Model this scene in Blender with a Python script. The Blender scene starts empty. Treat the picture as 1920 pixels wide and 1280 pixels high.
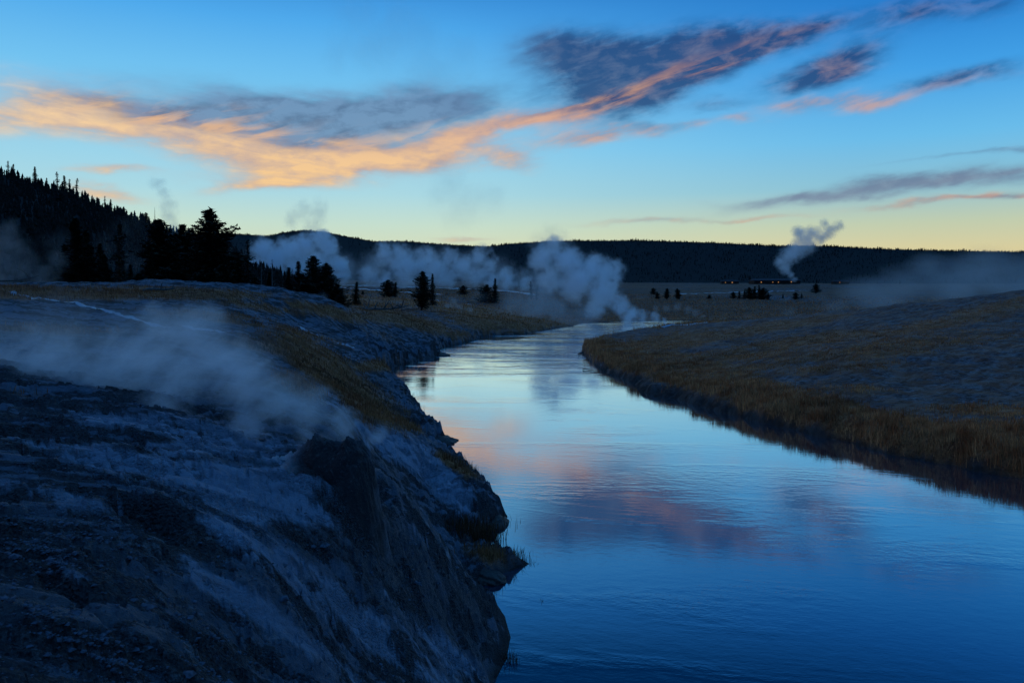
import bpy, math, random
import numpy as np

C = bpy.context.scene.collection
scn = bpy.context.scene
R = math.radians
rng = np.random.default_rng(7)
random.seed(7)

# ---------------------------------------------------------------- camera
W0, H0, F = 1920.0, 1280.0, 1493.0          # photograph, focal length in its pixels
EYE = 6.0
HORIZ = 552.0
PITCH = math.atan((640 - HORIZ) / F)
cam_d = bpy.data.cameras.new("camera")
cam_d.sensor_width = 36
cam_d.lens = F / W0 * 36
cam_d.clip_start = 0.05
cam_d.clip_end = 20000
cam = bpy.data.objects.new("camera", cam_d)
C.objects.link(cam)
cam.location = (0, 0, EYE)
cam.rotation_euler = (math.pi / 2 - PITCH, 0, 0)
scn.camera = cam

cp, sp = math.cos(PITCH), math.sin(PITCH)


def ray(px, py):
    cx, cy = (px - 960) / F, (640 - py) / F
    # forward (0,cp,-sp), up (0,sp,cp)
    return np.array([cx, cp + cy * sp, -sp + cy * cp])


def at_z(px, py, z=0.0):
    r = ray(px, py)
    t = (z - EYE) / r[2]
    return np.array([0, 0, EYE]) + r * t


def at_d(px, py, d):
    r = ray(px, py)
    return np.array([0, 0, EYE]) + r * (d / r[1])


def project(x, y, z):
    dz = z - EYE
    depth = y * cp - dz * sp
    upc = y * sp + dz * cp
    depth = np.where(depth > 0.05, depth, 0.05)
    return 960 + F * x / depth, 640 - F * upc / depth


def lin(r, g, b):
    f = lambda c: (c / 255 / 12.92) if c / 255 <= 0.04045 else ((c / 255 + 0.055) / 1.055) ** 2.4
    return (f(r), f(g), f(b), 1)


# ---------------------------------------------------------------- numpy noise
def _hash(ix, iy, seed):
    h = (ix.astype(np.int64) * 374761393 + iy.astype(np.int64) * 668265263 + seed * 2147483647) & 0xFFFFFFFF
    h = ((h ^ (h >> 13)) * 1274126177) & 0xFFFFFFFF
    h = h ^ (h >> 16)
    return h


def perlin(x, y, seed=0):
    ix = np.floor(x); iy = np.floor(y)
    fx = x - ix; fy = y - iy
    u = fx * fx * fx * (fx * (fx * 6 - 15) + 10)
    v = fy * fy * fy * (fy * (fy * 6 - 15) + 10)

    def g(dx, dy):
        a = _hash(ix + dx, iy + dy, seed).astype(np.float64) * (2 * math.pi / 4294967296.0)
        return np.cos(a) * (fx - dx) + np.sin(a) * (fy - dy)
    n00, n10, n01, n11 = g(0, 0), g(1, 0), g(0, 1), g(1, 1)
    return ((n00 * (1 - u) + n10 * u) * (1 - v) + (n01 * (1 - u) + n11 * u) * v) * 1.4


def fbm(x, y, octv=5, seed=0, gain=0.5, ridged=False):
    s = np.zeros_like(x, dtype=np.float64); a = 1.0; t = 0
    for o in range(octv):
        n = perlin(x, y, seed + o * 17)
        if ridged:
            n = 1 - 2 * np.abs(n)
        s += a * n; t += a
        x = x * 2.03 + 3.1; y = y * 2.03 - 1.7; a *= gain
    return s / t


def sstep(a, b, x):
    t = np.clip((x - a) / (b - a), 0, 1)
    return t * t * (3 - 2 * t)


# ---------------------------------------------------------------- object helpers
def tag(o, label=None, cat=None, group=None, kind=None):
    if label: o["label"] = label
    if cat: o["category"] = cat
    if group: o["group"] = group
    if kind: o["kind"] = kind
    return o


def np_mesh(name, verts, faces, mat=None, parent=None, smooth=False, loops_per=None):
    me = bpy.data.meshes.new(name)
    verts = np.asarray(verts, dtype=np.float32)
    faces = np.asarray(faces, dtype=np.int32)
    k = faces.shape[1]
    me.vertices.add(len(verts))
    me.vertices.foreach_set("co", verts.ravel())
    me.loops.add(faces.size)
    me.loops.foreach_set("vertex_index", faces.ravel())
    me.polygons.add(len(faces))
    me.polygons.foreach_set("loop_start", np.arange(0, faces.size, k, dtype=np.int32))
    me.polygons.foreach_set("loop_total", np.full(len(faces), k, dtype=np.int32))
    if smooth:
        me.polygons.foreach_set("use_smooth", np.ones(len(faces), dtype=bool))
    me.update(calc_edges=True)
    me.validate()
    if mat: me.materials.append(mat)
    o = bpy.data.objects.new(name, me)
    C.objects.link(o)
    if parent: o.parent = parent
    return o


class MB:
    """collects verts and faces (polys of any size) for one mesh"""
    def __init__(self):
        self.v = []; self.f = []

    def tube(self, pts, rads, n=7, cap=True, rough=0.0):
        base = len(self.v)
        pts = [np.array(p, float) for p in pts]
        for i, p in enumerate(pts):
            d = (pts[min(i + 1, len(pts) - 1)] - pts[max(i - 1, 0)])
            d = d / (np.linalg.norm(d) + 1e-9)
            a = np.cross(d, [0.31, 0.95, 0.12]); a /= np.linalg.norm(a) + 1e-9
            b = np.cross(d, a)
            for k in range(n):
                t = 2 * math.pi * k / n
                r = rads[i] * (1 + rough * random.uniform(-1, 1))
                self.v.append(tuple(p + (a * math.cos(t) + b * math.sin(t)) * r))
        for i in range(len(pts) - 1):
            for k in range(n):
                a0 = base + i * n + k; a1 = base + i * n + (k + 1) % n
                self.f.append((a0, a1, a1 + n, a0 + n))
        if cap:
            self.f.append(tuple(base + k for k in range(n))[::-1])
            self.f.append(tuple(base + (len(pts) - 1) * n + k for k in range(n)))

    def box(self, c, s, rz=0.0):
        base = len(self.v)
        ca, sa = math.cos(rz), math.sin(rz)
        for dz in (-1, 1):
            for dx, dy in ((-1, -1), (1, -1), (1, 1), (-1, 1)):
                x, y = dx * s[0] / 2, dy * s[1] / 2
                self.v.append((c[0] + x * ca - y * sa, c[1] + x * sa + y * ca, c[2] + dz * s[2] / 2))
        for f in ((0, 3, 2, 1), (4, 5, 6, 7), (0, 1, 5, 4), (1, 2, 6, 5), (2, 3, 7, 6), (3, 0, 4, 7)):
            self.f.append(tuple(base + i for i in f))

    def build(self, name, mat, parent=None, smooth=False):
        me = bpy.data.meshes.new(name)
        me.from_pydata(self.v, [], self.f)
        if smooth:
            for p in me.polygons: p.use_smooth = True
        me.materials.append(mat)
        o = bpy.data.objects.new(name, me); C.objects.link(o)
        if parent: o.parent = parent
        return o


def empty(name, loc=(0, 0, 0), rz=0.0):
    o = bpy.data.objects.new(name, None); C.objects.link(o)
    o.location = loc; o.rotation_euler = (0, 0, rz); o.empty_display_size = 0.3
    return o


# ---------------------------------------------------------------- node helper
class NT:
    def __init__(self, tree):
        self.t = tree; self.n = tree.nodes; self.l = tree.links

    def node(self, typ, **kw):
        nd = self.n.new(typ)
        for k, v in kw.items():
            setattr(nd, k, v)
        return nd

    def put(self, sock, v):
        if isinstance(v, bpy.types.NodeSocket):
            self.l.new(v, sock)
        elif v is not None:
            sock.default_value = v

    def math(self, op, a, b=None, c=None, clamp=False):
        nd = self.node("ShaderNodeMath", operation=op, use_clamp=clamp)
        self.put(nd.inputs[0], a)
        if b is not None: self.put(nd.inputs[1], b)
        if c is not None: self.put(nd.inputs[2], c)
        return nd.outputs[0]

    def vmath(self, op, a, b=None, s=None):
        nd = self.node("ShaderNodeVectorMath", operation=op)
        self.put(nd.inputs[0], a)
        if b is not None: self.put(nd.inputs[1], b)
        if s is not None: self.put(nd.inputs["Scale"], s)
        return nd.outputs["Value"] if op in ("DISTANCE", "LENGTH", "DOT_PRODUCT") else nd.outputs[0]

    def mapr(self, v, a, b, c=0.0, d=1.0, smooth=False):
        nd = self.node("ShaderNodeMapRange")
        if smooth: nd.interpolation_type = 'SMOOTHSTEP'
        self.put(nd.inputs[0], v)
        for i, q in enumerate((a, b, c, d)): self.put(nd.inputs[1 + i], q)
        return nd.outputs[0]

    def mix(self, f, a, b, blend='MIX'):
        nd = self.node("ShaderNodeMix", data_type='RGBA', blend_type=blend)
        self.put(nd.inputs[0], f); self.put(nd.inputs[6], a); self.put(nd.inputs[7], b)
        return nd.outputs[2]

    def noise(self, vec, scale, detail=4, rough=0.5, dist=0.0, out=0):
        nd = self.node("ShaderNodeTexNoise")
        if vec is not None: self.put(nd.inputs["Vector"], vec)
        self.put(nd.inputs["Scale"], scale); self.put(nd.inputs["Detail"], detail)
        self.put(nd.inputs["Roughness"], rough); self.put(nd.inputs["Distortion"], dist)
        return nd.outputs[out]

    def ramp(self, fac, stops, interp='LINEAR'):
        nd = self.node("ShaderNodeValToRGB")
        cr = nd.color_ramp; cr.interpolation = interp
        while len(cr.elements) < len(stops): cr.elements.new(0.5)
        for e, (p, c) in zip(cr.elements, stops):
            e.position = p; e.color = c
        self.put(nd.inputs[0], fac)
        return nd.outputs[0]

    def mapping(self, vec, loc=(0, 0, 0), rot=(0, 0, 0), scale=(1, 1, 1)):
        if any(rot) and tuple(scale) != (1, 1, 1):      # turn first, then stretch
            vec = self.mapping(vec, rot=rot); rot = (0, 0, 0)
        nd = self.node("ShaderNodeMapping")
        self.put(nd.inputs[0], vec)
        nd.inputs["Location"].default_value = loc
        nd.inputs["Rotation"].default_value = rot
        nd.inputs["Scale"].default_value = scale
        return nd.outputs[0]


def new_mat(name):
    m = bpy.data.materials.new(name); m.use_nodes = True
    t = NT(m.node_tree)
    b = t.n["Principled BSDF"]
    return m, t, b


def simple_mat(name, c1, c2, scale=6.0, rough=0.85, bump=0.0):
    m, t, b = new_mat(name)
    tc = t.node("ShaderNodeTexCoord").outputs["Object"]
    n = t.noise(tc, scale, 5, 0.6)
    t.put(b.inputs["Base Color"], t.mix(t.mapr(n, 0.3, 0.7), c1, c2))
    b.inputs["Roughness"].default_value = rough
    b.inputs["Specular IOR Level"].default_value = 0.12
    if bump:
        bp = t.node("ShaderNodeBump"); bp.inputs["Strength"].default_value = 0.6
        bp.inputs["Distance"].default_value = bump
        t.put(bp.inputs["Height"], n); t.put(b.inputs["Normal"], bp.outputs[0])
    return m


# ---------------------------------------------------------------- world: dusk sky with lit clouds
world = bpy.data.worlds.new("World")
scn.world = world
world.use_nodes = True
t = NT(world.node_tree)
bg = t.n["Background"]
tc = t.node("ShaderNodeTexCoord").outputs["Generated"]
d = t.vmath('NORMALIZE', tc)
sx = t.node("ShaderNodeSeparateXYZ"); t.put(sx.inputs[0], d)
U = t.math('MULTIPLY', t.math('ARCTAN2', sx.outputs[0], sx.outputs[1]), 57.29578)
V = t.math('MULTIPLY', t.math('ARCSINE', sx.outputs[2]), 57.29578)


def ang(px, py):
    r = ray(px, py); r = r / np.linalg.norm(r)
    return math.degrees(math.atan2(r[0], r[1])), math.degrees(math.asin(r[2]))


def vstop(e):                       # elevation in degrees -> ramp position
    return (e + 2) / 62.0


vr = t.mapr(V, -2, 60, 0, 1)
SKYL = [(0.0, lin(220, 216, 176)), (vstop(3.0), lin(216, 222, 186)), (vstop(4.8), lin(200, 224, 206)),
        (vstop(7.0), lin(172, 218, 228)), (vstop(10), lin(148, 211, 238)), (vstop(14), lin(116, 196, 241)),
        (vstop(18), lin(80, 170, 236)), (vstop(21.5), lin(44, 130, 210)), (vstop(26), lin(0, 60, 116)), (vstop(30), lin(0, 40, 84)),
        (vstop(36), lin(26, 98, 172)), (1.0, lin(68, 144, 222))]
SKYR = [(0.0, lin(228, 206, 150)), (vstop(2.6), lin(222, 208, 156)), (vstop(4.6), lin(194, 206, 176)),
        (vstop(7.0), lin(140, 194, 212)), (vstop(10), lin(106, 188, 234)), (vstop(14), lin(66, 160, 230)),
        (vstop(18), lin(36, 126, 208)), (vstop(21.5), lin(20, 98, 180)), (vstop(26), lin(0, 48, 100)), (vstop(30), lin(0, 34, 74)),
        (vstop(36), lin(26, 98, 172)), (1.0, lin(68, 144, 222))]
base = t.mix(t.mapr(U, -12, 30, 0, 1, True), t.ramp(vr, SKYL), t.ramp(vr, SKYR))
# sky behind the viewer and overhead, brightened as unseen fill for steam and slab
back = t.mapr(sx.outputs[1], -0.6, 0.5, 0, 1, True)
base = t.mix(back, t.ramp(vr, [(0, lin(56, 98, 156)), (0.3, lin(36, 92, 162)), (1, lin(68, 144, 222))]), base)

# warped sky coordinates in degrees
uv = t.node("ShaderNodeCombineXYZ"); t.put(uv.inputs[0], U); t.put(uv.inputs[1], V)
UVs = uv.outputs[0]
wn = t.noise(t.mapping(UVs, rot=(0, 0, R(-2)), scale=(0.12, 0.34, 1)), 1.0, 5, 0.56, out=1)
wo = t.vmath('SUBTRACT', wn, (0.5, 0.5, 0.5))
wsc = t.vmath('MULTIPLY', wo, (6.0, 2.3, 0.0))
UVw = t.vmath('ADD', UVs, wsc)


def blob(px, py, rx, ry, rot, gain):
    """soft ellipse, given by where it stands in the sky"""
    u, v = ang(px, py)
    k = 57.29578 / F
    # rotation first, then scaling
    ca, sa = math.cos(R(rot)), math.sin(R(rot))
    p = t.vmath('SUBTRACT', UVw, (u, v, 0))
    a = t.vmath('DOT_PRODUCT', p, (ca / (rx * k), sa / (rx * k), 0))
    b = t.vmath('DOT_PRODUCT', p, (-sa / (ry * k), ca / (ry * k), 0))
    r2 = t.math('ADD', t.math('MULTIPLY', a, a), t.math('MULTIPLY', b, b))
    return t.math('MULTIPLY', t.math('EXPONENT', t.math('MULTIPLY', r2, -1.0)), gain)


def field(blobs):
    acc = None
    for bl in blobs:
        f = blob(*bl)
        acc = f if acc is None else t.math('ADD', acc, f)
    return acc


# px, py, half width, half height, tilt (deg, anticlockwise), strength
WARM = [(60, 215, 130, 30, 3, 1.2), (260, 235, 190, 34, -10, 1.0), (480, 270, 220, 36, -8, 1.1),
        (700, 285, 190, 28, 6, 1.1), (900, 250, 150, 24, 15, 1.05), (960, 298, 60, 16, -14, 0.8),
        (540, 337, 110, 13, 0, 1.1), (430, 345, 70, 10, 12, 0.6), (210, 325, 75, 7, 2, 1.0), (195, 358, 62, 10, -6, 1.0),
        (1130, 182, 170, 9, 17, 0.85), (1340, 118, 150, 7, 18, 0.6), (1060, 215, 110, 16, 10, .8), (1090, 262, 90, 16, 10, 1.0), (1220, 240, 90, 13, 0, 0.6),
        (1090, 225, 90, 14, 20, 0.5), (1480, 190, 60, 15, 0, 0.75), (1620, 186, 80, 14, -4, 0.8), (1390, 220, 26, 9, 0, 0.6),
        (1310, 226, 40, 8, 0, 0.5), (1590, 130, 70, 16, 0, 0.35), (1800, 160, 90, 10, 6, 0.4),
        (1230, 412, 140, 6, 1, 0.5), (1420, 411, 100, 4, 0, 0.6), (870, 449, 60, 5, 0, 0.8),
        (1760, 378, 140, 6, 3, 0.85), (1900, 368, 60, 6, 2, 0.7), (700, 305, 200, 20, 4, 0.5)]
DARK = [(330, 222, 190, 22, -4, .7), (820, 215, 120, 34, 6, .6), (600, 190, 200, 26, 0, .5), (1110, 165, 110, 30, 10, .4), (1290, 150, 90, 26, 14, .6), (260, 205, 150, 20, -2, 0.65), (480, 205, 200, 32, -4, 0.95), (640, 225, 180, 44, 4, 1.05), (760, 200, 130, 40, 8, 0.8),
        (900, 185, 90, 22, 8, 0.4), (560, 250, 130, 20, -6, 0.4),
        (1035, 98, 95, 34, 4, 1.35), (1170, 125, 120, 48, 14, 1.35), (1300, 105, 130, 34, 12, 1.3), (1420, 78, 110, 24, 8, 1.2),
        (1500, 55, 50, 22, 4, 0.7), (1220, 175, 110, 26, 14, 0.8), (1160, 222, 80, 12, 14, 0.45), (1230, 232, 60, 10, 0, 0.5),
        (1520, 140, 90, 20, 12, 0.95), (1600, 125, 60, 24, 8, 1.1), (1345, 196, 44, 10, 0, 0.7),
        (1810, 148, 90, 16, 6, 1.1), (1690, 20, 90, 20, 4, 0.65), (1850, 10, 90, 24, 0, 0.7), (1640, 60, 80, 26, 20, 0.35),
        (1680, 352, 240, 15, 5, 0.95), (1820, 340, 160, 14, 3, 0.7), (1480, 374, 120, 8, 0, 0.65), (1880, 284, 60, 5, 5, 0.6), (1760, 298, 110, 4, 5, 0.35),
        (1180, 414, 110, 6, 2, 0.45)]
fib = t.noise(t.mapping(UVs, rot=(0, 0, R(5)), scale=(0.16, 0.95, 1)), 1.0, 9, 0.58, 0.4)
fib2 = t.noise(t.mapping(UVs, rot=(0, 0, R(-15)), scale=(0.17, 0.95, 1)), 1.1, 9, 0.58, 0.4)
fibm = t.node("ShaderNodeMix", data_type='FLOAT'); t.put(fibm.inputs[0], t.mapr(U, -9, 1)); t.put(fibm.inputs[2], fib); t.put(fibm.inputs[3], fib2); fib = fibm.outputs[0]
puf = t.noise(t.mapping(UVs, rot=(0, 0, R(-6)), scale=(0.5, 1.1, 1)), 1.0, 6, 0.6, 0.3)
tex = t.math('ADD', t.math('MULTIPLY', fib, 0.6), t.math('MULTIPLY', puf, 0.4))
nz = t.math('MULTIPLY', t.math('SUBTRACT', tex, 0.5), 2.2)
fw = field(WARM); fd = field(DARK)
aw = t.mapr(t.math('ADD', fw, t.math('MULTIPLY', nz, t.math('MULTIPLY', fw, 0.9, clamp=True))), 0.0, 1.5, 0, 1, True)
ad = t.mapr(t.math('ADD', fd, t.math('MULTIPLY', nz, t.math('MULTIPLY', fd, -1.0, clamp=False))), 0.0, 1.5, 0, 1, True)
warmc = t.mix(t.mapr(U, -34, 6), lin(255, 218, 168), lin(224, 170, 140))
warmc = t.mix(t.mapr(t.math('ADD', t.math('MULTIPLY', tex, .75), t.math('MULTIPLY', fw, .08)), 0.40, 0.56, 0, .95), t.mix(0.55, warmc, lin(130, 130, 160)), t.mix(t.mapr(V, 12, 8), warmc, lin(255, 206, 140)))
warmc = t.mix(t.mapr(U, -2, 12), warmc, t.mix(t.mapr(tex, .4, .6), lin(116, 116, 142), lin(206, 158, 136)))
darkc = t.mix(t.mapr(U, -6, 4), lin(108, 132, 168), lin(34, 60, 112))
darkc = t.mix(t.mapr(puf, 0.45, 0.66), darkc, t.mix(t.mapr(U, 8, 18), lin(80, 92, 128), lin(116, 104, 126)))
darkc = t.mix(t.mapr(V, 11, 6), darkc, lin(120, 134, 160))
skyc = t.mix(t.math('MULTIPLY', aw, t.mapr(t.math('ADD', tex, t.math('MULTIPLY', fw, .12)), .38, .58, .55, .95)), base, warmc)
skyc = t.mix(t.math('MULTIPLY', ad, t.mapr(U, -7, 2, .78, .86)), skyc, darkc)
# thin warm streaks shine through the dark sheet
thr = t.math('MULTIPLY', t.math('MULTIPLY', t.math('POWER', aw, .6), ad), t.mapr(fib2, 0.46, 0.62, 0, 1, True))
skyc = t.mix(t.math('MULTIPLY', thr, 0.8), skyc, t.mix(t.mapr(U, -6, 12), lin(240, 190, 142), lin(196, 146, 124)))
# broad faint unevenness
vn = t.noise(t.mapping(UVs, scale=(0.05, 0.09, 1)), 1.0, 3, 0.5)
skyc = t.mix(t.mapr(vn, 0.35, 0.75, 0, 0.16), skyc, t.mix(1.0, skyc, (0.72, 0.80, 0.92, 1), 'MULTIPLY'))
nish = t.node("ShaderNodeTexSky", sky_type='NISHITA', sun_disc=False)
nish.sun_elevation = R(-2.0); nish.sun_rotation = R(-92); nish.altitude = 2200
skyc2 = t.mix(1.0, skyc, t.mix(1.0, nish.outputs[0], (0.004, 0.004, 0.004, 1), 'MULTIPLY'), 'ADD')
t.put(bg.inputs[0], skyc2)
bg.inputs[1].default_value = 1.0
world.cycles.sampling_method = 'MANUAL'
world.cycles.sample_map_resolution = 512

# broad warm fill lamp from the left, added to brighten grass and steam
warm_fill_d = bpy.data.lights.new("sun", 'SUN')
warm_fill_d.energy = 0.105; warm_fill_d.angle = R(50); warm_fill_d.color = (1.0, 0.58, 0.34)
sun = bpy.data.objects.new("sun", warm_fill_d); C.objects.link(sun)
sun.rotation_euler = (R(90 - 26), 0, R(180 + 92))
sun.location = (60, 100, 60)

# ---------------------------------------------------------------- river outline (x, y on the water, z = 0)
LEFT_PX = [(920, 1285), (948, 1235), (957, 1195), (945, 1152), (912, 1122), (886, 1104), (905, 1090), (950, 1072), (992, 1057),
           (945, 1047), (888, 1034), (886, 1008), (925, 988), (953, 968), (928, 938), (898, 910), (872, 902), (886, 889), (845, 882),
           (800, 868), (790, 850), (812, 834), (840, 824), (812, 812), (795, 790), (770, 762), (742, 738), (712, 716), (697, 702),
           (722, 690), (752, 683), (800, 672), (828, 665), (815, 660), (832, 650), (868, 644), (905, 633), (930, 628), (985, 626),
           (1012, 621), (1040, 616), (1075, 611), (1092, 606)]
RIGHT_PX = [(1920, 900), (1780, 873), (1700, 860), (1640, 845), (1560, 823), (1480, 804), (1420, 790), (1350, 771), (1262, 748),
            (1200, 736), (1190, 718), (1130, 696), (1108, 680), (1090, 661), (1096, 650), (1130, 637), (1180, 625), (1240, 614)]
river = [(8, -60), (5, -20), (3.6, 0), (2.4, 5), (1.0, 8.6), (0.1, 10.4)]
river += [tuple(at_z(*p)[:2]) for p in LEFT_PX]
river += [tuple(at_z(1160, 603.5)[:2]), tuple(at_z(1245, 601.5)[:2]), tuple(at_z(1340, 601.5)[:2]), (140, 178), (220, 170), (216, 158),
          (130, 160)]
river += [tuple(at_z(*p)[:2]) for p in ((1330, 606), (1270, 608))]
river += [tuple(at_z(*p)[:2]) for p in RIGHT_PX[::-1]]
river += [(20.5, 22), (26, 8), (30, -20), (34, -60)]
river = np.array(river)


def river_sd(x, y):
    """signed distance to the river outline, positive on land"""
    x = x.ravel(); y = y.ravel()
    best = np.full(x.shape, 1e18); inside = np.zeros(x.shape, bool)
    n = len(river)
    for i in range(n):
        ax, ay = river[i]; bx, by = river[(i + 1) % n]
        ex, ey = bx - ax, by - ay
        tt = np.clip(((x - ax) * ex + (y - ay) * ey) / (ex * ex + ey * ey), 0, 1)
        dd = (x - ax - tt * ex) ** 2 + (y - ay - tt * ey) ** 2
        best = np.minimum(best, dd)
        c = (ay > y) != (by > y)
        xi = ax + (y - ay) / (by - ay + 1e-12) * ex
        inside ^= c & (x < xi)
    s = np.sqrt(best)
    return np.where(inside, -s, s)


# land height control: (px, py, z) or (px, py, None, distance)
CTL = [(-250, 1280, 4.45), (0, 1280, 4.3), (300, 1280, 3.85), (500, 1280, 3.1), (700, 1280, 2.1), (850, 1280, 1.2),
       (0, 1130, 4.3), (250, 1130, 4.0), (500, 1130, 3.45), (700, 1130, 2.5), (850, 1130, 1.6), (925, 1190, .9),
       (0, 1000, 4.35), (300, 1000, 4.05), (500, 1000, 3.6), (620, 960, 3.45), (700, 1000, 3.05),
       (690, 900, 3.4), (745, 905, 3.25), (790, 955, 2.85), (850, 1030, 2.1), (905, 1100, 1.35), (940, 1150, .8),
       (0, 850, 4.5), (300, 850, 4.2), (480, 870, 3.85), (600, 830, 3.6),
       (0, 700, 4.8), (300, 700, 4.5), (500, 740, 4.1), (650, 790, 3.4),
       (760, 880, None, 19), (800, 900, None, 20.5), (890, 945, 1.0), (840, 870, 1.2), (780, 850, 1.8), (850, 985, .6), (872, 1015, .35), (880, 1070, .4), (930, 1058, .3),
       (0, 620, 5.2), (300, 620, 4.85), (460, 640, 4.5),
       (540, 632, 4.25), (600, 652, 3.55), (660, 684, 2.7), (735, 745, 1.5), (790, 800, .9), (700, 780, 2.3),
       (-100, 538, None, 44), (100, 541, None, 45), (300, 544, None, 46), (440, 549, None, 50), (560, 560, None, 58), (640, 573, None, 68),
       (760, 597, None, 84), (850, 616, None, 100),
       (560, 600, None, 55), (650, 622, None, 64), (750, 645, None, 71), (800, 650, None, 76), (870, 628, None, 95),
       (930, 605, None, 115), (1000, 603, None, 135), (960, 590, None, 150), (1080, 598, None, 185),
       (100, 560, None, 80), (300, 562, None, 80), (450, 566, None, 85), (600, 580, None, 95),
       (700, 572, None, 130), (800, 567, None, 150), (900, 575, None, 165),
       (700, 552, None, 260), (1000, 562, None, 260), (1200, 580, None, 240), (1500, 582, None, 240), (1800, 580, None, 240),
       (200, 545, None, 200), (500, 550, None, 200),
       (700, 536, None, 520), (1000, 545, None, 480), (1500, 552, None, 420), (1900, 552, None, 420),
       (0, 530, None, 500), (400, 530, None, 600),
       (700, 527, None, 1200), (1000, 529, None, 1200), (1500, 531, None, 1200), (1900, 531, None, 1200), (0, 520, None, 1200),
       (1920, 860, .9), (1700, 820, .85), (1500, 775, .85), (1300, 725, .8), (1150, 672, .7), (1120, 650, .7),
       (1920, 750, 1.25), (1920, 650, 2.7), (1920, 545, None, 100), (1600, 760, 1.05), (1600, 700, 1.7), (1600, 650, 2.55),
       (1700, 571, None, 97), (1500, 592, None, 104), (1300, 700, .95), (1300, 650, 1.5), (1300, 610, None, 118), (1180, 640, .9),
       (1450, 640, 1.7), (1450, 596, None, 107), (1250, 616, .8), (2200, 800, 2.0), (2300, 600, None, 80), (2300, 530, None, 120),
       (1920, 590, None, 170), (1600, 600, None, 160), (1400, 604, None, 150)]
cx_, cv_ = [], []


def lp(x, y):
    r = np.sqrt(x * x + y * y) + 0.6
    a = np.arctan2(x, y)
    a = np.clip(a, -1.15, 1.15)
    return a * 1.6, np.log(np.maximum(r, 2.0))


for c in CTL:
    p = at_z(c[0], c[1], c[2]) if len(c) == 3 else at_d(c[0], c[1], c[3])
    a, l = lp(np.array([p[0]]), np.array([p[1]]))
    cx_.append((a[0], l[0])); cv_.append(p[2])
for a, r, z in ((-1.0, 4, 4.5), (-1.1, 10, 4.9), (-1.1, 50, 6), (1.1, 2.2, 4.4), (0.0, 2.2, 4.35), (0.0, 4, 3.7), (0.2, 7, 1.8), (1.1, 40, 2),
                (-1.1, 300, 12), (1.1, 300, 10), (-1.1, 2500, 60), (1.1, 2500, 60), (0, 2500, 50), (-1.1, 2.2, 4.5), (0.8, 4, 2.4)):
    cx_.append((a * 1.6, math.log(r))); cv_.append(z)
cx_ = np.array(cx_); cv_ = np.array(cv_)


def tps_fit(P, v, lam=2e-4):
    n = len(P)
    d2 = ((P[:, None] - P[None]) ** 2).sum(-1)
    K = -np.sqrt(d2 + 4e-4) + lam * np.eye(n)
    A = np.zeros((n + 3, n + 3)); A[:n, :n] = K; A[:n, n] = 1; A[:n, n + 1:] = P; A[n, :n] = 1; A[n + 1:, :n] = P.T
    return np.linalg.solve(A, np.concatenate([v, np.zeros(3)]))


# heights span metres to tens of metres: fit in a compressed scale
comp = lambda z: np.sign(z) * np.log1p(np.abs(z) / 3.0)
expa = lambda c: np.sign(c) * 3.0 * np.expm1(np.abs(c))
wt = tps_fit(cx_, comp(cv_))


def T_land(x, y):
    a, l = lp(x, y)
    s = wt[len(cx_)] + wt[len(cx_) + 1] * a + wt[len(cx_) + 2] * l
    for i in range(len(cx_)):
        d2 = (a - cx_[i, 0]) ** 2 + (l - cx_[i, 1]) ** 2
        s = s - wt[i] * np.sqrt(d2 + 4e-4)
    return expa(s)


CRACKS = [([(-40, 1155), (60, 1190), (150, 1225), (250, 1262), (330, 1300)], 0.07, 0.10, 3.95),
          ([(0, 802), (100, 812), (220, 835), (330, 858), (420, 862)], 0.03, 0.05, 4.3)]
pit = at_z(272, 985, 4.1)


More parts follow.
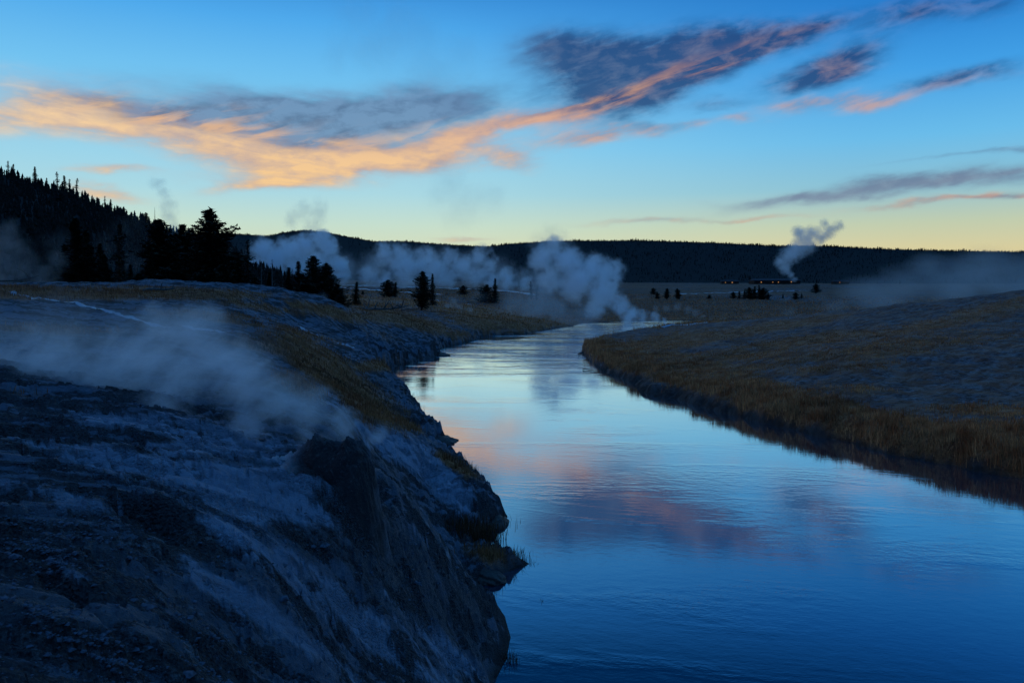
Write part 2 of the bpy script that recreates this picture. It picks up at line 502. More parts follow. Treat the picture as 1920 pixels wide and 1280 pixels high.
def ground_z(x, y, sd=None, detail=True):
    shp = np.shape(x)
    x = np.asarray(x, float).ravel(); y = np.asarray(y, float).ravel()
    if sd is None: sd = river_sd(x, y)
    T = T_land(x, y)
    r = np.sqrt(x * x + y * y)
    right = sstep(3, 6, x - 0.05 * y)
    w = (0.55 * (1 - right) + 0.35 * right) * (1 + 0.012 * r)
    # rough the waterline a little
    sdj = sd + (fbm(x * 1.6, y * 1.6, 4, 5) * 0.22 + fbm(x * .35, y * .35, 3, 9) * (0.3 + .5 * sstep(30, 50, r))) * np.clip(0.12 + r / 60, 0.15, 1.2) * sstep(0, .6, np.abs(sd) + .25)
    sdj = sdj + right * fbm(x * .7, y * .7, 4, 15, .6) * .75 * sstep(-.5, .4, sd) * (1 - sstep(2, 5, sd))
    land = np.maximum(T, 0.25) * (1 - np.exp(-np.maximum(sdj, 0) / w)) + 0.04
    bed = -1.3 * (1 - np.exp(np.minimum(sdj, 0) / 1.6)) - 0.02
    k = sstep(-0.08, 0.08, sdj)
    z = bed * (1 - k) + land * k
    lk = sstep(0.0, 0.9, sd)
    z = z + lk * fbm(x * 0.16, y * 0.16, 4, 31) * 0.16 * sstep(2, 12, r) * (1 + np.minimum(r, 400) * 0.012)
    if detail:
        near = 1 - sstep(60, 160, r)
        left = 1 - right
        # sinter sheets: terraces and lobes running down to the river
        xr = x * 0.79 + y * 0.61; yr = -x * 0.61 + y * 0.79
        wx = fbm(x * .7, y * .7, 3, 71) * 0.7
        s1 = fbm(xr * 0.55 + wx, yr * 1.5 + wx, 5, 41, 0.52)
        s1b = s1 + fbm(x * 6, y * 6, 4, 42, .6) * .05
        terr = sstep(-0.015, 0.015, s1b) * 0.055 + sstep(0.18, 0.20, s1b) * 0.045 - sstep(0.20, 0.23, -s1b) * 0.05
        s5 = fbm(xr * 1.5 + wx * 2, yr * 3.6, 5, 47, 0.6)
        terr = terr + sstep(-.01, .01, s5 - .08) * .026 + sstep(-.01, .01, s5 + .15) * .022
        z += near * left * lk * terr
        s2 = fbm(xr * 2.1, yr * 3.4, 4, 55, 0.55, True)
        z += near * left * lk * s2 * 0.012 * sstep(-.1, .2, fbm(x * .5, y * .5, 3, 44))
        s3 = fbm(x * 9, y * 9, 4, 77, 0.62)
        z += (1 - sstep(12, 40, r)) * lk * s3 * 0.012
        # crags near the edge
        edge = np.exp(-np.maximum(sd, 0) / 1.9) * sstep(0.02, 0.25, sd)
        z += edge * left * near * fbm(x * 1.5, y * 2.2, 6, 88, 0.64, True) * 0.40 * (0.35 + r / 26)
        z += near * right * lk * (fbm(x * 0.9, y * 0.9, 5, 99, 0.6) * 0.06 + fbm(x * 3.1, y * 3.1, 4, 98, 0.6) * 0.05)
        z += (sstep(30, 60, r) * (1 - sstep(400, 900, r))) * lk * fbm(x * 0.25, y * 0.25, 4, 19, 0.6) * 0.35
        for pts, wd, dp, zz in CRACKS:
            P = [at_z(px, py, zz)[:2] for px, py in pts]
            best = np.full(x.shape, 1e9)
            for (ax, ay), (bx, by) in zip(P[:-1], P[1:]):
                ex, ey = bx - ax, by - ay
                tt = np.clip(((x - ax) * ex + (y - ay) * ey) / (ex * ex + ey * ey), 0, 1)
                best = np.minimum(best, np.hypot(x - ax - tt * ex, y - ay - tt * ey))
            best = best + fbm(x * 4, y * 4, 3, 12) * 0.06
            z -= dp * np.exp(-(np.maximum(best, 0) / wd) ** 2)
        q = np.hypot((x - pit[0]) / 0.34, (y - pit[1]) / 0.24) + fbm(x * 5, y * 5, 3, 23) * 0.3
        z -= 0.16 * (1 - sstep(0.6, 1.1, q))
    return z.reshape(shp)


# screen-independent painting of where the dry grass grows, held as an attribute of the ground
def ell(px, py, cx, cy, rx, ry, rot=0):
    ca, sa = math.cos(R(rot)), math.sin(R(rot))
    dx, dy = px - cx, py - cy
    a = (dx * ca - dy * sa) / rx; b = (dx * sa + dy * ca) / ry
    return np.exp(-(a * a + b * b))


def grass_mask(x, y, z, sd):
    px, py = project(x, y, z)
    g = np.zeros_like(px)
    for e in ((610, 690, 130, 34, -32, 1.2), (690, 760, 80, 36, -38, 1.0), (520, 655, 110, 18, -10, .8), (560, 720, 70, 26, -20, .7), (755, 790, 50, 28, -35, .7),
              (80, 550, 260, 12, -1, 1.2), (330, 550, 200, 12, -2, 1.1), (480, 575, 120, 12, -8, .7), (620, 585, 110, 14, -12, .95),
              (760, 600, 110, 16, -14, 1.1), (700, 625, 80, 12, -16, .45), (380, 590, 160, 14, -5, .6), (560, 625, 120, 14, -14, .55), (450, 605, 120, 10, -10, .5), (120, 620, 200, 14, -2, .5),
              (720, 685, 70, 12, 4, 1.1), (850, 625, 60, 12, -10, .8), (950, 600, 110, 22, 0, 1.3), (60, 740, 100, 10, -6, .3), (190, 768, 70, 8, -10, .3),
              (850, 870, 55, 14, -28, 1.1), (920, 1040, 60, 20, -12, .8),
              # right bank
              (1180, 670, 110, 26, -12, 1.5), (1330, 705, 140, 34, -14, 1.5), (1500, 760, 160, 34, -12, 1.5), (1700, 815, 200, 34, -12, 1.5),
              (1900, 840, 160, 50, -8, 1.5), (1260, 640, 130, 20, 8, 1.0), (1500, 640, 200, 16, 8, .85), (1750, 610, 200, 14, 9, .8),
              (1880, 575, 160, 16, 12, .9), (1450, 612, 170, 12, 8, .9), (1650, 655, 300, 26, 8, .75), (1560, 690, 200, 16, 4, .6), (1800, 640, 200, 20, 8, .55), (1400, 665, 120, 22, 5, .8), (1350, 630, 120, 12, 8, .8), (1850, 770, 150, 16, 0, .8), (1600, 730, 120, 12, -2, .6), (1420, 690, 90, 12, 4, .6)):
        g = np.maximum(g, ell(px, py, *e[:5]) * e[5])
    r = np.hypot(x, y)
    far = sstep(105, 150, r)
    plain = 0.8 + 0.9 * fbm(x * 0.02, y * 0.006, 4, 201)
    g = g * (1 - far) + far * plain
    n = fbm(x * 0.9, y * 0.9, 5, 301, 0.62) * 0.9 + fbm(x * .25, y * .25, 3, 302) * 0.45
    g = g + n * np.clip(0.30 + g * .6, 0, 0.55)
    return np.clip(sstep(0.25, 0.75, g) * sstep(-0.05, 0.25, sd), 0, 1)


# ---------------------------------------------------------------- ground sheet (polar grid, finer near the viewer)
az = np.concatenate([np.linspace(-180, -60, 30), np.linspace(-58, -38, 30), np.arange(-37.5, 37.5, 0.085), np.linspace(38, 58, 30),
                     np.linspace(60, 180, 30)[:-1]])
az = np.radians(az)
rs = [0.15, 0.6, 1.2]
while rs[-1] < 5200:
    r_ = rs[-1]
    rs.append(r_ * (1.05 if r_ < 2.6 else 1.0075 if r_ < 70 else 1.011 if r_ < 220 else 1.03))
rs = np.array(rs)
AZ, RS = np.meshgrid(az, rs)
GX = RS * np.sin(AZ); GY = RS * np.cos(AZ)
SD = river_sd(GX, GY)
GZ = ground_z(GX.ravel(), GY.ravel(), SD).reshape(GX.shape)
na, nr = len(az), len(rs)
idx = np.arange(na * nr).reshape(nr, na)
a = idx[:-1]; b = idx[1:]
f = np.stack([a, b, np.roll(b, -1, 1), np.roll(a, -1, 1)], -1).reshape(-1, 4)[:, ::-1]
GM = grass_mask(GX.ravel(), GY.ravel(), GZ.ravel(), SD)


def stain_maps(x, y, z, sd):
    """pale mineral washes and dark patches lying on the near crust"""
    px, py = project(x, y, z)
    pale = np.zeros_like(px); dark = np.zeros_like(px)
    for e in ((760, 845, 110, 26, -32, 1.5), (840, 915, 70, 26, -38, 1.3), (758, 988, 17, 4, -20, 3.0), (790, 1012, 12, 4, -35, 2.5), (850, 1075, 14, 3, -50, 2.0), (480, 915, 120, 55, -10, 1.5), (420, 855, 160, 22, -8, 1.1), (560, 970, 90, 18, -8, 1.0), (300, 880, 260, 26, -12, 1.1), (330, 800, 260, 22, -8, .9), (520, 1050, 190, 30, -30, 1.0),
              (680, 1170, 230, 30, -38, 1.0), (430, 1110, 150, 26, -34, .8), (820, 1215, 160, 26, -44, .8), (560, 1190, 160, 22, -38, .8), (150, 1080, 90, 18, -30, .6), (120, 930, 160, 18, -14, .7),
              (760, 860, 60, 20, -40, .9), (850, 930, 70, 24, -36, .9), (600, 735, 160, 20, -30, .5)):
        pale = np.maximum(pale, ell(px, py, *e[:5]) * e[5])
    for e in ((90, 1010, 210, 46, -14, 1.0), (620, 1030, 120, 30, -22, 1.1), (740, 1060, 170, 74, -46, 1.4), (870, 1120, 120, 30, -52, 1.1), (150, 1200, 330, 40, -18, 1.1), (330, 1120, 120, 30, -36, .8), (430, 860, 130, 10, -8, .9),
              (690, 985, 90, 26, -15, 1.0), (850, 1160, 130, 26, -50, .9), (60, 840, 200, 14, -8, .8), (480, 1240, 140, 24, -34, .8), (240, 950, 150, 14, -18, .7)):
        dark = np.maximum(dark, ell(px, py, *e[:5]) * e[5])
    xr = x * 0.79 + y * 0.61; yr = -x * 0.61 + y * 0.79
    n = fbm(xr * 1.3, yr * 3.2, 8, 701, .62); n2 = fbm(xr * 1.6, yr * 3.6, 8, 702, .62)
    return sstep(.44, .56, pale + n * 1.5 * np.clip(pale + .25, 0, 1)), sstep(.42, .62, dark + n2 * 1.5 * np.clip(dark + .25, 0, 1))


def ground_mat():
    m, t, b = new_mat("ground_sinter_and_grass")
    P = t.node("ShaderNodeTexCoord").outputs["Object"]
    at = t.node("ShaderNodeAttribute", attribute_name="cover")
    g = t.node("ShaderNodeSeparateColor"); t.put(g.inputs[0], at.outputs["Color"])
    grass, wet, sideR = g.outputs[0], g.outputs[1], g.outputs[2]
    flow = t.mapping(P, rot=(0, 0, R(-38)), scale=(0.42, 1.35, 0.8))
    n1 = t.noise(flow, 1.0, 8, 0.62, 0.6)
    n2 = t.noise(flow, 3.7, 6, 0.65, 0.3)
    n3 = t.noise(P, 28, 5, 0.7)
    vor = t.node("ShaderNodeTexVoronoi"); t.put(vor.inputs["Vector"], P); vor.inputs["Scale"].default_value = 34
    patch = t.math('ADD', t.math('MULTIPLY', n1, 0.7), t.math('MULTIPLY', n2, 0.3))
    pm = t.mapr(t.math('ADD', patch, t.math('MULTIPLY', t.math('SUBTRACT', n3, .5), .07)), 0.485, 0.515, 0, 1, True)
    light = t.mix(t.mapr(n2, 0.3, 0.7), (0.065, 0.085, 0.12, 1), (0.135, 0.17, 0.225, 1))
    light = t.mix(t.mapr(n3, .35, .65, 0, .45), light, (0.04, 0.05, 0.065, 1))
    grav = t.mix(t.mapr(n3, 0.38, 0.66), (0.006, 0.006, 0.007, 1), (0.065, 0.066, 0.07, 1))
    soft = t.mapr(patch, 0.36, 0.62, 0, 1, True)
    rock = t.mix(t.math('ADD', t.math('MULTIPLY', pm, .62), t.math('MULTIPLY', soft, .38)), grav, light)
    rock = t.mix(t.mapr(t.noise(flow, 0.5, 5, 0.6), 0.5, 0.72, 0, 0.6), rock, (0.06, 0.05, 0.045, 1))
    crust = t.mapr(t.noise(flow, 2.3, 9, 0.7, 1.2), 0.60, 0.68, 0, 0.55)
    rock = t.mix(crust, rock, (0.34, 0.34, 0.36, 1))
    st = t.node("ShaderNodeSeparateColor"); t.put(st.inputs[0], t.node("ShaderNodeAttribute", attribute_name="stain_shade").outputs["Color"])
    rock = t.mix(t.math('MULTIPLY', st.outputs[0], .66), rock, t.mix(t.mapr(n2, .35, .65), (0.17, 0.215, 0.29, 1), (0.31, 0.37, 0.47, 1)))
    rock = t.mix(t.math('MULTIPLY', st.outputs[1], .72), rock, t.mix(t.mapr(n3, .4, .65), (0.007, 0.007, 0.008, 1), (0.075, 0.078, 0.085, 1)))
    # right side: fine grey gravel speckled with low plants
    rg = t.mix(t.mapr(t.noise(P, 3.2, 8, 0.75), 0.44, 0.56), (0.08, 0.03, 0.018, 1), (0.17, 0.14, 0.145, 1))
    rg = t.mix(t.mapr(t.noise(P, 0.7, 6, 0.7), 0.42, 0.58, 0, .85), rg, (0.24, 0.085, 0.035, 1))
    rock = t.mix(sideR, rock, rg)
    # wetted skirt just above the waterline
    rock = t.mix(t.math('MULTIPLY', wet, 0.85), rock, (0.022, 0.02, 0.018, 1))
    gn = t.noise(P, 1.3, 7, 0.7)
    gn2 = t.noise(P, 11, 5, 0.75)
    gc = t.mix(t.mapr(gn, 0.35, 0.65), (0.22, 0.06, 0.018, 1), (0.50, 0.20, 0.07, 1))
    gc = t.mix(t.mapr(gn2, 0.45, 0.66, 0, 0.75), gc, (0.05, 0.02, 0.010, 1))
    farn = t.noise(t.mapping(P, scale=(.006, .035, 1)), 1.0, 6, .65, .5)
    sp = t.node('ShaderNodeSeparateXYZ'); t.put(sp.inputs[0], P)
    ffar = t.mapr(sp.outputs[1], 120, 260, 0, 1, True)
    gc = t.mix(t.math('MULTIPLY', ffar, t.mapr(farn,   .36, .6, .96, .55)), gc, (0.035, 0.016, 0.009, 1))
    col = t.mix(grass, rock, gc)
    t.put(b.inputs["Base Color"], col)
    t.put(b.inputs["Roughness"], t.mapr(pm, 0, 1, 0.85, 0.62))
    b.inputs["Specular IOR Level"].default_value = 0.2
    h = t.math('ADD', t.math('MULTIPLY', t.mapr(vor.outputs["Distance"], 0, 0.6), t.math('SUBTRACT', 1.05, pm)), t.math('MULTIPLY', n3, 1.2))
    h = t.math('ADD', h, t.math('MULTIPLY', n2, 2.5))
    bp = t.node("ShaderNodeBump"); bp.inputs["Strength"].default_value = 1.0; bp.inputs["Distance"].default_value = 0.05
    t.put(bp.inputs["Height"], h); t.put(b.inputs["Normal"], bp.outputs[0])
    return m


GMAT = ground_mat()


def cover_attr(o, grass, wet, side):
    at = o.data.color_attributes.new("cover", 'FLOAT_COLOR', 'POINT')
    arr = np.stack([grass, wet, side, np.ones_like(grass)], -1).astype(np.float32)
    at.data.foreach_set("color", arr.ravel())


ground = np_mesh("ground", np.stack([GX, GY, GZ], -1).reshape(-1, 3), f, GMAT, smooth=True)
tag(ground, "pale mineral crust and dry grass banks either side of the river", "ground", kind="structure")
zz = GZ.ravel()
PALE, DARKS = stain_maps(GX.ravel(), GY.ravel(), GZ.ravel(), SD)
_at = ground.data.color_attributes.new("stain_shade", 'FLOAT_COLOR', 'POINT')
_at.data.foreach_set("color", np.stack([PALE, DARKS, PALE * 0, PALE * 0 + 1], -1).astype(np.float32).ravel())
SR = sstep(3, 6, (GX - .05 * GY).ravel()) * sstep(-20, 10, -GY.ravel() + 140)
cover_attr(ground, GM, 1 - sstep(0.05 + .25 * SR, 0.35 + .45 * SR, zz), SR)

_gx = GX; _gy = GY


def gz(x, y):
    return float(ground_z(np.array([x]), np.array([y]))[0])


# ---------------------------------------------------------------- river
def water_mat():
    m, t, b = new_mat("river_water")
    t.n.remove(b)
    P = t.node("ShaderNodeTexCoord").outputs["Object"]
    n1 = t.noise(t.mapping(P, rot=(0, 0, R(12)), scale=(0.9, 1.5, 1)), 2.6, 3, 0.55)
    n2 = t.noise(t.mapping(P, rot=(0, 0, R(-10)), scale=(1.0, 2.2, 1)), 9.0, 2, 0.5)
    n3 = t.noise(t.mapping(P, rot=(0, 0, R(8)), scale=(0.10, 0.30, 1)), 1.0, 4, 0.6, 0.5)
    rough = t.mapr(n3, 0.48, 0.68, 0.35, 1.6, True)
    # riffles where the river bends far off
    sy = t.node("ShaderNodeSeparateXYZ"); t.put(sy.inputs[0], P)
    rif = t.math('MULTIPLY', t.mapr(sy.outputs[1], 52, 84, 0, 1, True), t.mapr(t.noise(t.mapping(P, rot=(0, 0, R(6)), scale=(0.05, 0.16, 1)), 1.0, 5, 0.6, 0.4), 0.44, 0.62, 0.05, 1, True))
    n4 = t.noise(t.mapping(P, scale=(0.7, 1.6, 1)), 1.1, 3, 0.6)
    h = t.math('ADD', t.math('MULTIPLY', n1, 0.0085), t.math('MULTIPLY', n2, 0.0022))
    h = t.math('MULTIPLY', h, rough)
    h = t.math('ADD', h, t.math('MULTIPLY', t.math('MULTIPLY', n4, rif), 0.42))
    bp = t.node("ShaderNodeBump"); bp.inputs["Strength"].default_value = 1.0; bp.inputs["Distance"].default_value = 0.55
    t.put(bp.inputs["Height"], h)
    gl = t.node("ShaderNodeBsdfGlossy"); gl.inputs["Roughness"].default_value = 0.055
    gl.inputs["Color"].default_value = (1, 1, 1, 1)
    t.put(gl.inputs["Normal"], bp.outputs[0])
    df = t.node("ShaderNodeBsdfDiffuse"); df.inputs["Color"].default_value = (0.001, 0.02, 0.045, 1)
    fr = t.node("ShaderNodeFresnel"); fr.inputs["IOR"].default_value = 1.6
    t.put(fr.inputs["Normal"], bp.outputs[0])
    mx = t.node("ShaderNodeMixShader")
    t.put(mx.inputs[0], t.mapr(fr.outputs[0], 0.05, 0.55, 0.30, 0.97))
    t.put(mx.inputs[1], df.outputs[0]); t.put(mx.inputs[2], gl.outputs[0])
    t.put(t.n["Material Output"].inputs[0], mx.outputs[0])
    return m


wx = np.linspace(-60, 260, 60); wy = np.linspace(-70, 230, 60)
WX, WY = np.meshgrid(wx, wy)
wi = np.arange(3600).reshape(60, 60)
wf = np.stack([wi[:-1, :-1], wi[:-1, 1:], wi[1:, 1:], wi[1:, :-1]], -1).reshape(-1, 4)
# keep only cells near the river so that no water lies under far ground
cs = river_sd((WX[:-1, :-1] + WX[1:, 1:]) / 2, (WY[:-1, :-1] + WY[1:, 1:]) / 2)
wf = wf[cs < 6]
used, inv = np.unique(wf, return_inverse=True)
wv = np.stack([WX.ravel(), WY.ravel(), np.zeros(3600)], -1)[used]
water = np_mesh("river", wv, inv.reshape(-1, 4), water_mat())
tag(water, "calm river winding away and mirroring the dusk sky", "river", kind="structure")

# ---------------------------------------------------------------- hills
def hill(name, label, pts, dist, base_d, base_z, mat, depth=1.6, rough=0.0, seed=0):
    """radial grid: foot at base_d, ridge line at dist, falling away behind"""
    us = np.array([math.atan2(ray(p[0], p[1])[0], ray(p[0], p[1])[1]) for p in pts])
    es = []
    for p in pts:
        r = ray(p[0], p[1]); es.append(r[2] / math.hypot(r[0], r[1]))
    es = np.array(es)
    A = np.linspace(us[0], us[-1], 260)
    E = np.interp(A, us, es)
    D = np.interp(A, us, [dist(p[0]) for p in pts]) if callable(dist) else np.full_like(A, dist)
    Tt = np.linspace(0, 1, 26)
    V = []
    for i, tt in enumerate(Tt):
        r = base_d + (D - base_d) * tt
        zr = EYE + D * E
        z = base_z + (zr - base_z) * (tt ** 1.15)
        z = z + fbm(A * 30, np.full_like(A, tt * 6), 4, seed) * rough * (1 - tt ** 6) * (tt > 0)
        V.append(np.stack([r * np.sin(A), r * np.cos(A), z], -1))
    for k in (1.12, 1.3, depth):
        r = D * k; zr = EYE + D * E
        V.append(np.stack([r * np.sin(A), r * np.cos(A), zr * (1 - (k - 1) * 0.9) - 4], -1))
    V = np.array(V); n0, n1 = V.shape[:2]
    ii = np.arange(n0 * n1).reshape(n0, n1)
    ff = np.stack([ii[:-1, :-1], ii[1:, :-1], ii[1:, 1:], ii[:-1, 1:]], -1).reshape(-1, 4)[:, ::-1]
    o = np_mesh(name, V.reshape(-1, 3), ff, mat, smooth=True)
    tag(o, label, "hill", kind="structure")
    return A, E, D, V


HM = simple_mat("hill_soil", (0.004, 0.005, 0.005, 1), (0.009, 0.009, 0.008, 1), 0.02)
HL = hill("hill", "steep wooded hill rising on the far side of the left terrace",
          [(-700, 250), (-300, 290), (0, 326), (60, 345), (130, 366), (190, 388), (250, 412), (300, 430), (360, 446), (430, 470), (520, 505), (600, 540)],
          lambda px: 480 + max(px, 0) * 0.3, 170, 4.0, HM, seed=3, rough=2)
HF = hill("far_hill", "long low wooded ridge with a rounded summit far behind the steam",
          [(300, 440), (430, 438), (500, 443), (540, 435), (570, 432), (610, 436), (660, 446), (700, 453), (760, 453), (850, 460), (920, 463), (1000, 470), (1100, 480)],
          2600, 1500, 20, HM, seed=4)
HR = hill("ridge", "flat topped dark wooded ridge closing the valley on the right",
          [(840, 500), (880, 476), (920, 462), (960, 457), (1060, 452), (1200, 451), (1330, 455), (1450, 461), (1560, 462), (1650, 467), (1760, 470), (1920, 473), (2300, 470), (2700, 450)],
          1900, 1250, 20, HM, seed=5)

# ---------------------------------------------------------------- materials for plants
M_NEEDLE = simple_mat("conifer_needles", (0.008, 0.014, 0.008, 1), (0.022, 0.03, 0.014, 1), 3.0, 0.8)
M_BARK = simple_mat("conifer_bark", (0.03, 0.02, 0.015, 1), (0.09, 0.07, 0.055, 1), 12.0, 0.9)
M_DEAD = simple_mat("weathered_dead_wood", (0.05, 0.045, 0.04, 1), (0.15, 0.14, 0.13, 1), 14.0, 0.85)
M_FOREST = simple_mat("far_conifers", (0.003, 0.0045, 0.004, 1), (0.008, 0.010, 0.007, 1), 0.05, 0.9)


def grass_mat(name, c1, c2, c3):
    m, t, b = new_mat(name)
    P = t.node("ShaderNodeTexCoord").outputs["Object"]
    rnd = t.node("ShaderNodeNewGeometry").outputs["Random Per Island"]
    c = t.mix(t.mapr(t.noise(P, 0.9, 7, 0.72), 0.40, 0.60), c1, c2)
    c = t.mix(t.mapr(t.noise(P, 0.22, 5, 0.7), 0.50, 0.66, 0, .85), c, c3)
    c = t.mix(t.mapr(rnd, 0.5, 1.0, 0, 0.8), c, c3)
    t.put(b.inputs["Base Color"], c)
    b.inputs["Roughness"].default_value = 0.75
    b.inputs["Specular IOR Level"].default_value = 0.15
    return m


M_GRASS = grass_mat("dry_grass", (0.42, 0.115, 0.035, 1), (0.84, 0.36, 0.13, 1), (0.10, 0.035, 0.014, 1))


# ---------------------------------------------------------------- low poly far forest trees (one mass each)
def forest_mesh(name, label, pos, hts, mat, tiers=3, sides=5):
    n = len(pos)
    V = []; Fc = []
    vb = 0
    allv = []; allf = []
    for k in range(tiers):
        z0 = 0.05 + k * (0.85 / tiers); z1 = min(1.0, z0 + 0.85 / tiers * 1.55 + (0.15 if k == tiers - 1 else 0))
        if k == tiers - 1: z1 = 1.0
        rad = 0.22 * (1 - z0 * 0.82)
        ang = rng.uniform(0, 6.28, n)[:, None] + np.arange(sides) * 2 * math.pi / sides
        rr = rad * hts[:, None] * rng.uniform(0.45, 1.35, (n, sides))
        vx = pos[:, 0:1] + np.cos(ang) * rr; vy = pos[:, 1:2] + np.sin(ang) * rr
        vz = pos[:, 2:3] + hts[:, None] * (z0 + rng.uniform(-0.05, 0.04, (n, sides)))
        ring = np.stack([vx, vy, vz], -1)
        top = np.stack([pos[:, 0] + hts * rng.normal(0, .012, n), pos[:, 1], pos[:, 2] + hts * z1], -1)[:, None]
        vv = np.concatenate([ring, top], 1).reshape(-1, 3)
        b0 = vb + np.arange(n)[:, None] * (sides + 1)
        for s in range(sides):
            allf.append(np.concatenate([b0 + s, b0 + (s + 1) % sides, b0 + sides], 1))
        allv.append(vv); vb += len(vv)
    o = np_mesh(name, np.concatenate(allv), np.concatenate(allf), mat)
    tag(o, label, "forest", kind="stuff")
    return o


def sample_hill(H, n, tpow=1.0, tmin=0.0, hmin=6, hmax=12, amin=None, amax=None, ridge=0.3):
    A, E, D, V = H
    nr_, nc = 26, len(A)
    col = rng.uniform(0, nc - 1.01, n)
    tt = np.where(rng.uniform(0, 1, n) < ridge, 1 - rng.exponential(0.01, n), tmin + (1 - tmin) * rng.uniform(0, 1, n) ** tpow)
    tt = np.clip(tt, 0, 0.999) * 25
    c0 = col.astype(int); r0 = tt.astype(int); fc = (col - c0)[:, None]; fr = (tt - r0)[:, None]
    P = (V[r0, c0] * (1 - fc) + V[r0, c0 + 1] * fc) * (1 - fr) + (V[r0 + 1, c0] * (1 - fc) + V[r0 + 1, c0 + 1] * fc) * fr
    h = (hmin + (hmax - hmin) * rng.uniform(0, 1, n) ** 2.2) * (0.6 + 1.2 * np.abs(fbm(P[:, 0] * 0.03, P[:, 1] * 0.03, 4, 6)))
    P[:, 2] -= 0.4
    return P, h


P, h = sample_hill(HL, 9000, 0.8, 0.02, 3.0, 9, ridge=0.10)
forest_mesh("forest", "dense dark conifer wood covering the steep left hill", P, h, M_FOREST, 4, 6)
P, h = sample_hill(HF, 9000, 0.7, 0.2, 3, 8, ridge=0.5)
forest_mesh("forest", "distant conifer wood on the ridge with the rounded summit", P, h, M_FOREST, 2, 5)
P, h = sample_hill(HR, 16000, 0.8, 0.0, 2.5, 7, ridge=0.35)
forest_mesh("forest", "dark conifer wood along the flat topped ridge", P, h, M_FOREST, 3, 5)


# ---------------------------------------------------------------- conifers with trunk, limbs and crown
def conifer_meshes(style, seed):
    """returns (trunk MB, crown verts, crown faces); unit height"""
    rd = random.Random(seed)
    mb = MB()
    lean = rd.uniform(-0.015, 0.015)
    tp = [(lean * k * k * 4, 0.004 * math.sin(k * 7 + seed), k) for k in np.linspace(0, 1, 9)]
    tp[0] = (tp[0][0], tp[0][1], -0.02)
    mb.tube(tp, [0.021 * (1 - 0.9 * k) + 0.001 for k in np.linspace(0, 1, 9)], 7)
    V = []; Fc = []

    def tuft(p, s, flat=0.5):
        for _ in range(3):
            a = rd.uniform(0, 6.28); e = rd.uniform(-0.5, 0.8)
            d1 = np.array([math.cos(a) * math.cos(e), math.sin(a) * math.cos(e), math.sin(e)]) * s * rd.uniform(.7, 1.4)
            a2 = a + rd.uniform(.8, 2.2)
            d2 = np.array([math.cos(a2), math.sin(a2), rd.uniform(-.4, .5)]) * s * rd.uniform(.35, .8)
            i = len(V)
            V.extend([tuple(p - d1 * .3), tuple(p + d1), tuple(p + d2)]); Fc.append((i, i + 1, i + 2))
    if style == 'spruce':
        nb, z0, rmax, ts = 150, 0.05, 0.19, 0.030
        prof = lambda q: (1 - q) ** 0.85 * (0.75 + 0.25 * math.sin(q * 23 + seed))
    elif style == 'pine':
        nb, z0, rmax, ts = 170, 0.10, 0.25, 0.034
        prof = lambda q: (1 - q ** 2.6) ** 0.9 * (0.42 + 0.58 * min(1, q * 4 + .35)) * (0.78 + 0.22 * math.sin(q * 17 + seed * 1.7))
    elif style == 'bushy':
        nb, z0, rmax, ts = 110, 0.03, 0.36, 0.05
        prof = lambda q: (1 - q ** 2.0) ** 0.8 * (0.8 + 0.2 * math.sin(q * 13 + seed))
    else:   # sparse
        nb, z0, rmax, ts = 64, 0.10, 0.17, 0.030
        prof = lambda q: (1 - q) ** 0.6 * (0.55 + 0.45 * math.sin(q * 21 + seed * 2.1))
    for i in range(nb):
        q = ((i + rd.random()) / nb) ** 0.9
        z = z0 + (1 - z0) * q
        L = rmax * prof(q) * rd.uniform(0.6, 1.15) + 0.012
        if rd.random() < 0.06: L *= 1.3
        a = i * 2.399 + rd.uniform(-.5, .5)
        up = 0.35 * (q - 0.35) + rd.uniform(-.12, .12)
        if style in ('pine', 'bushy'): up += 0.2
        cx0 = lean * z * z * 4
        pts = []
        for k in (0, .33, .66, 1):
            zz_ = z + L * (up * k + (0.18 if style in ('pine', 'bushy') else -0.22) * k * k)
            pts.append(np.array([cx0 + math.cos(a) * L * k, math.sin(a) * L * k, zz_]))
        if L > 0.03:
            mb.tube(pts, [0.0045, 0.003, 0.002, 0.0008], 4, cap=False)
        m = max(4, int(L / ts * 3.6))
        for j in range(m):
            k = (j + rd.random()) / m
            k = 0.12 + 0.88 * k
            s0 = min(int(k * 3), 2); fr = k * 3 - s0
            p = pts[s0] * (1 - fr) + pts[s0 + 1] * fr
            side = L * 0.30 * (1 - abs(k - 0.55))
            p = p + np.array([-math.sin(a), math.cos(a), 0]) * rd.uniform(-side, side) + np.array([0, 0, rd.uniform(-.008, .012)])
            tuft(p, ts * rd.uniform(.7, 1.15))
    for j in range(8):
        tuft(np.array([lean * 4, 0, 0.94 + j * 0.008]), ts * 0.5)
    return mb, V, Fc


PROTO = {}
KINDS_ = {'spruce': ('spruce_tree', 4), 'pine': ('pine_tree', 4), 'bushy': ('juniper_tree', 2), 'sparse': ('fir_tree', 3)}
for st, (nm, cnt) in KINDS_.items():
    for s in range(cnt):
        mb, V, Fc = conifer_meshes(st, s * 13 + 5)
        tm = bpy.data.meshes.new("trunk"); tm.from_pydata(mb.v, [], mb.f); tm.materials.append(M_BARK)
        for p in tm.polygons: p.use_smooth = True
        cm = bpy.data.meshes.new("crown"); cm.from_pydata(V, [], Fc); cm.materials.append(M_NEEDLE)
        PROTO.setdefault(st, []).append((nm, tm, cm))


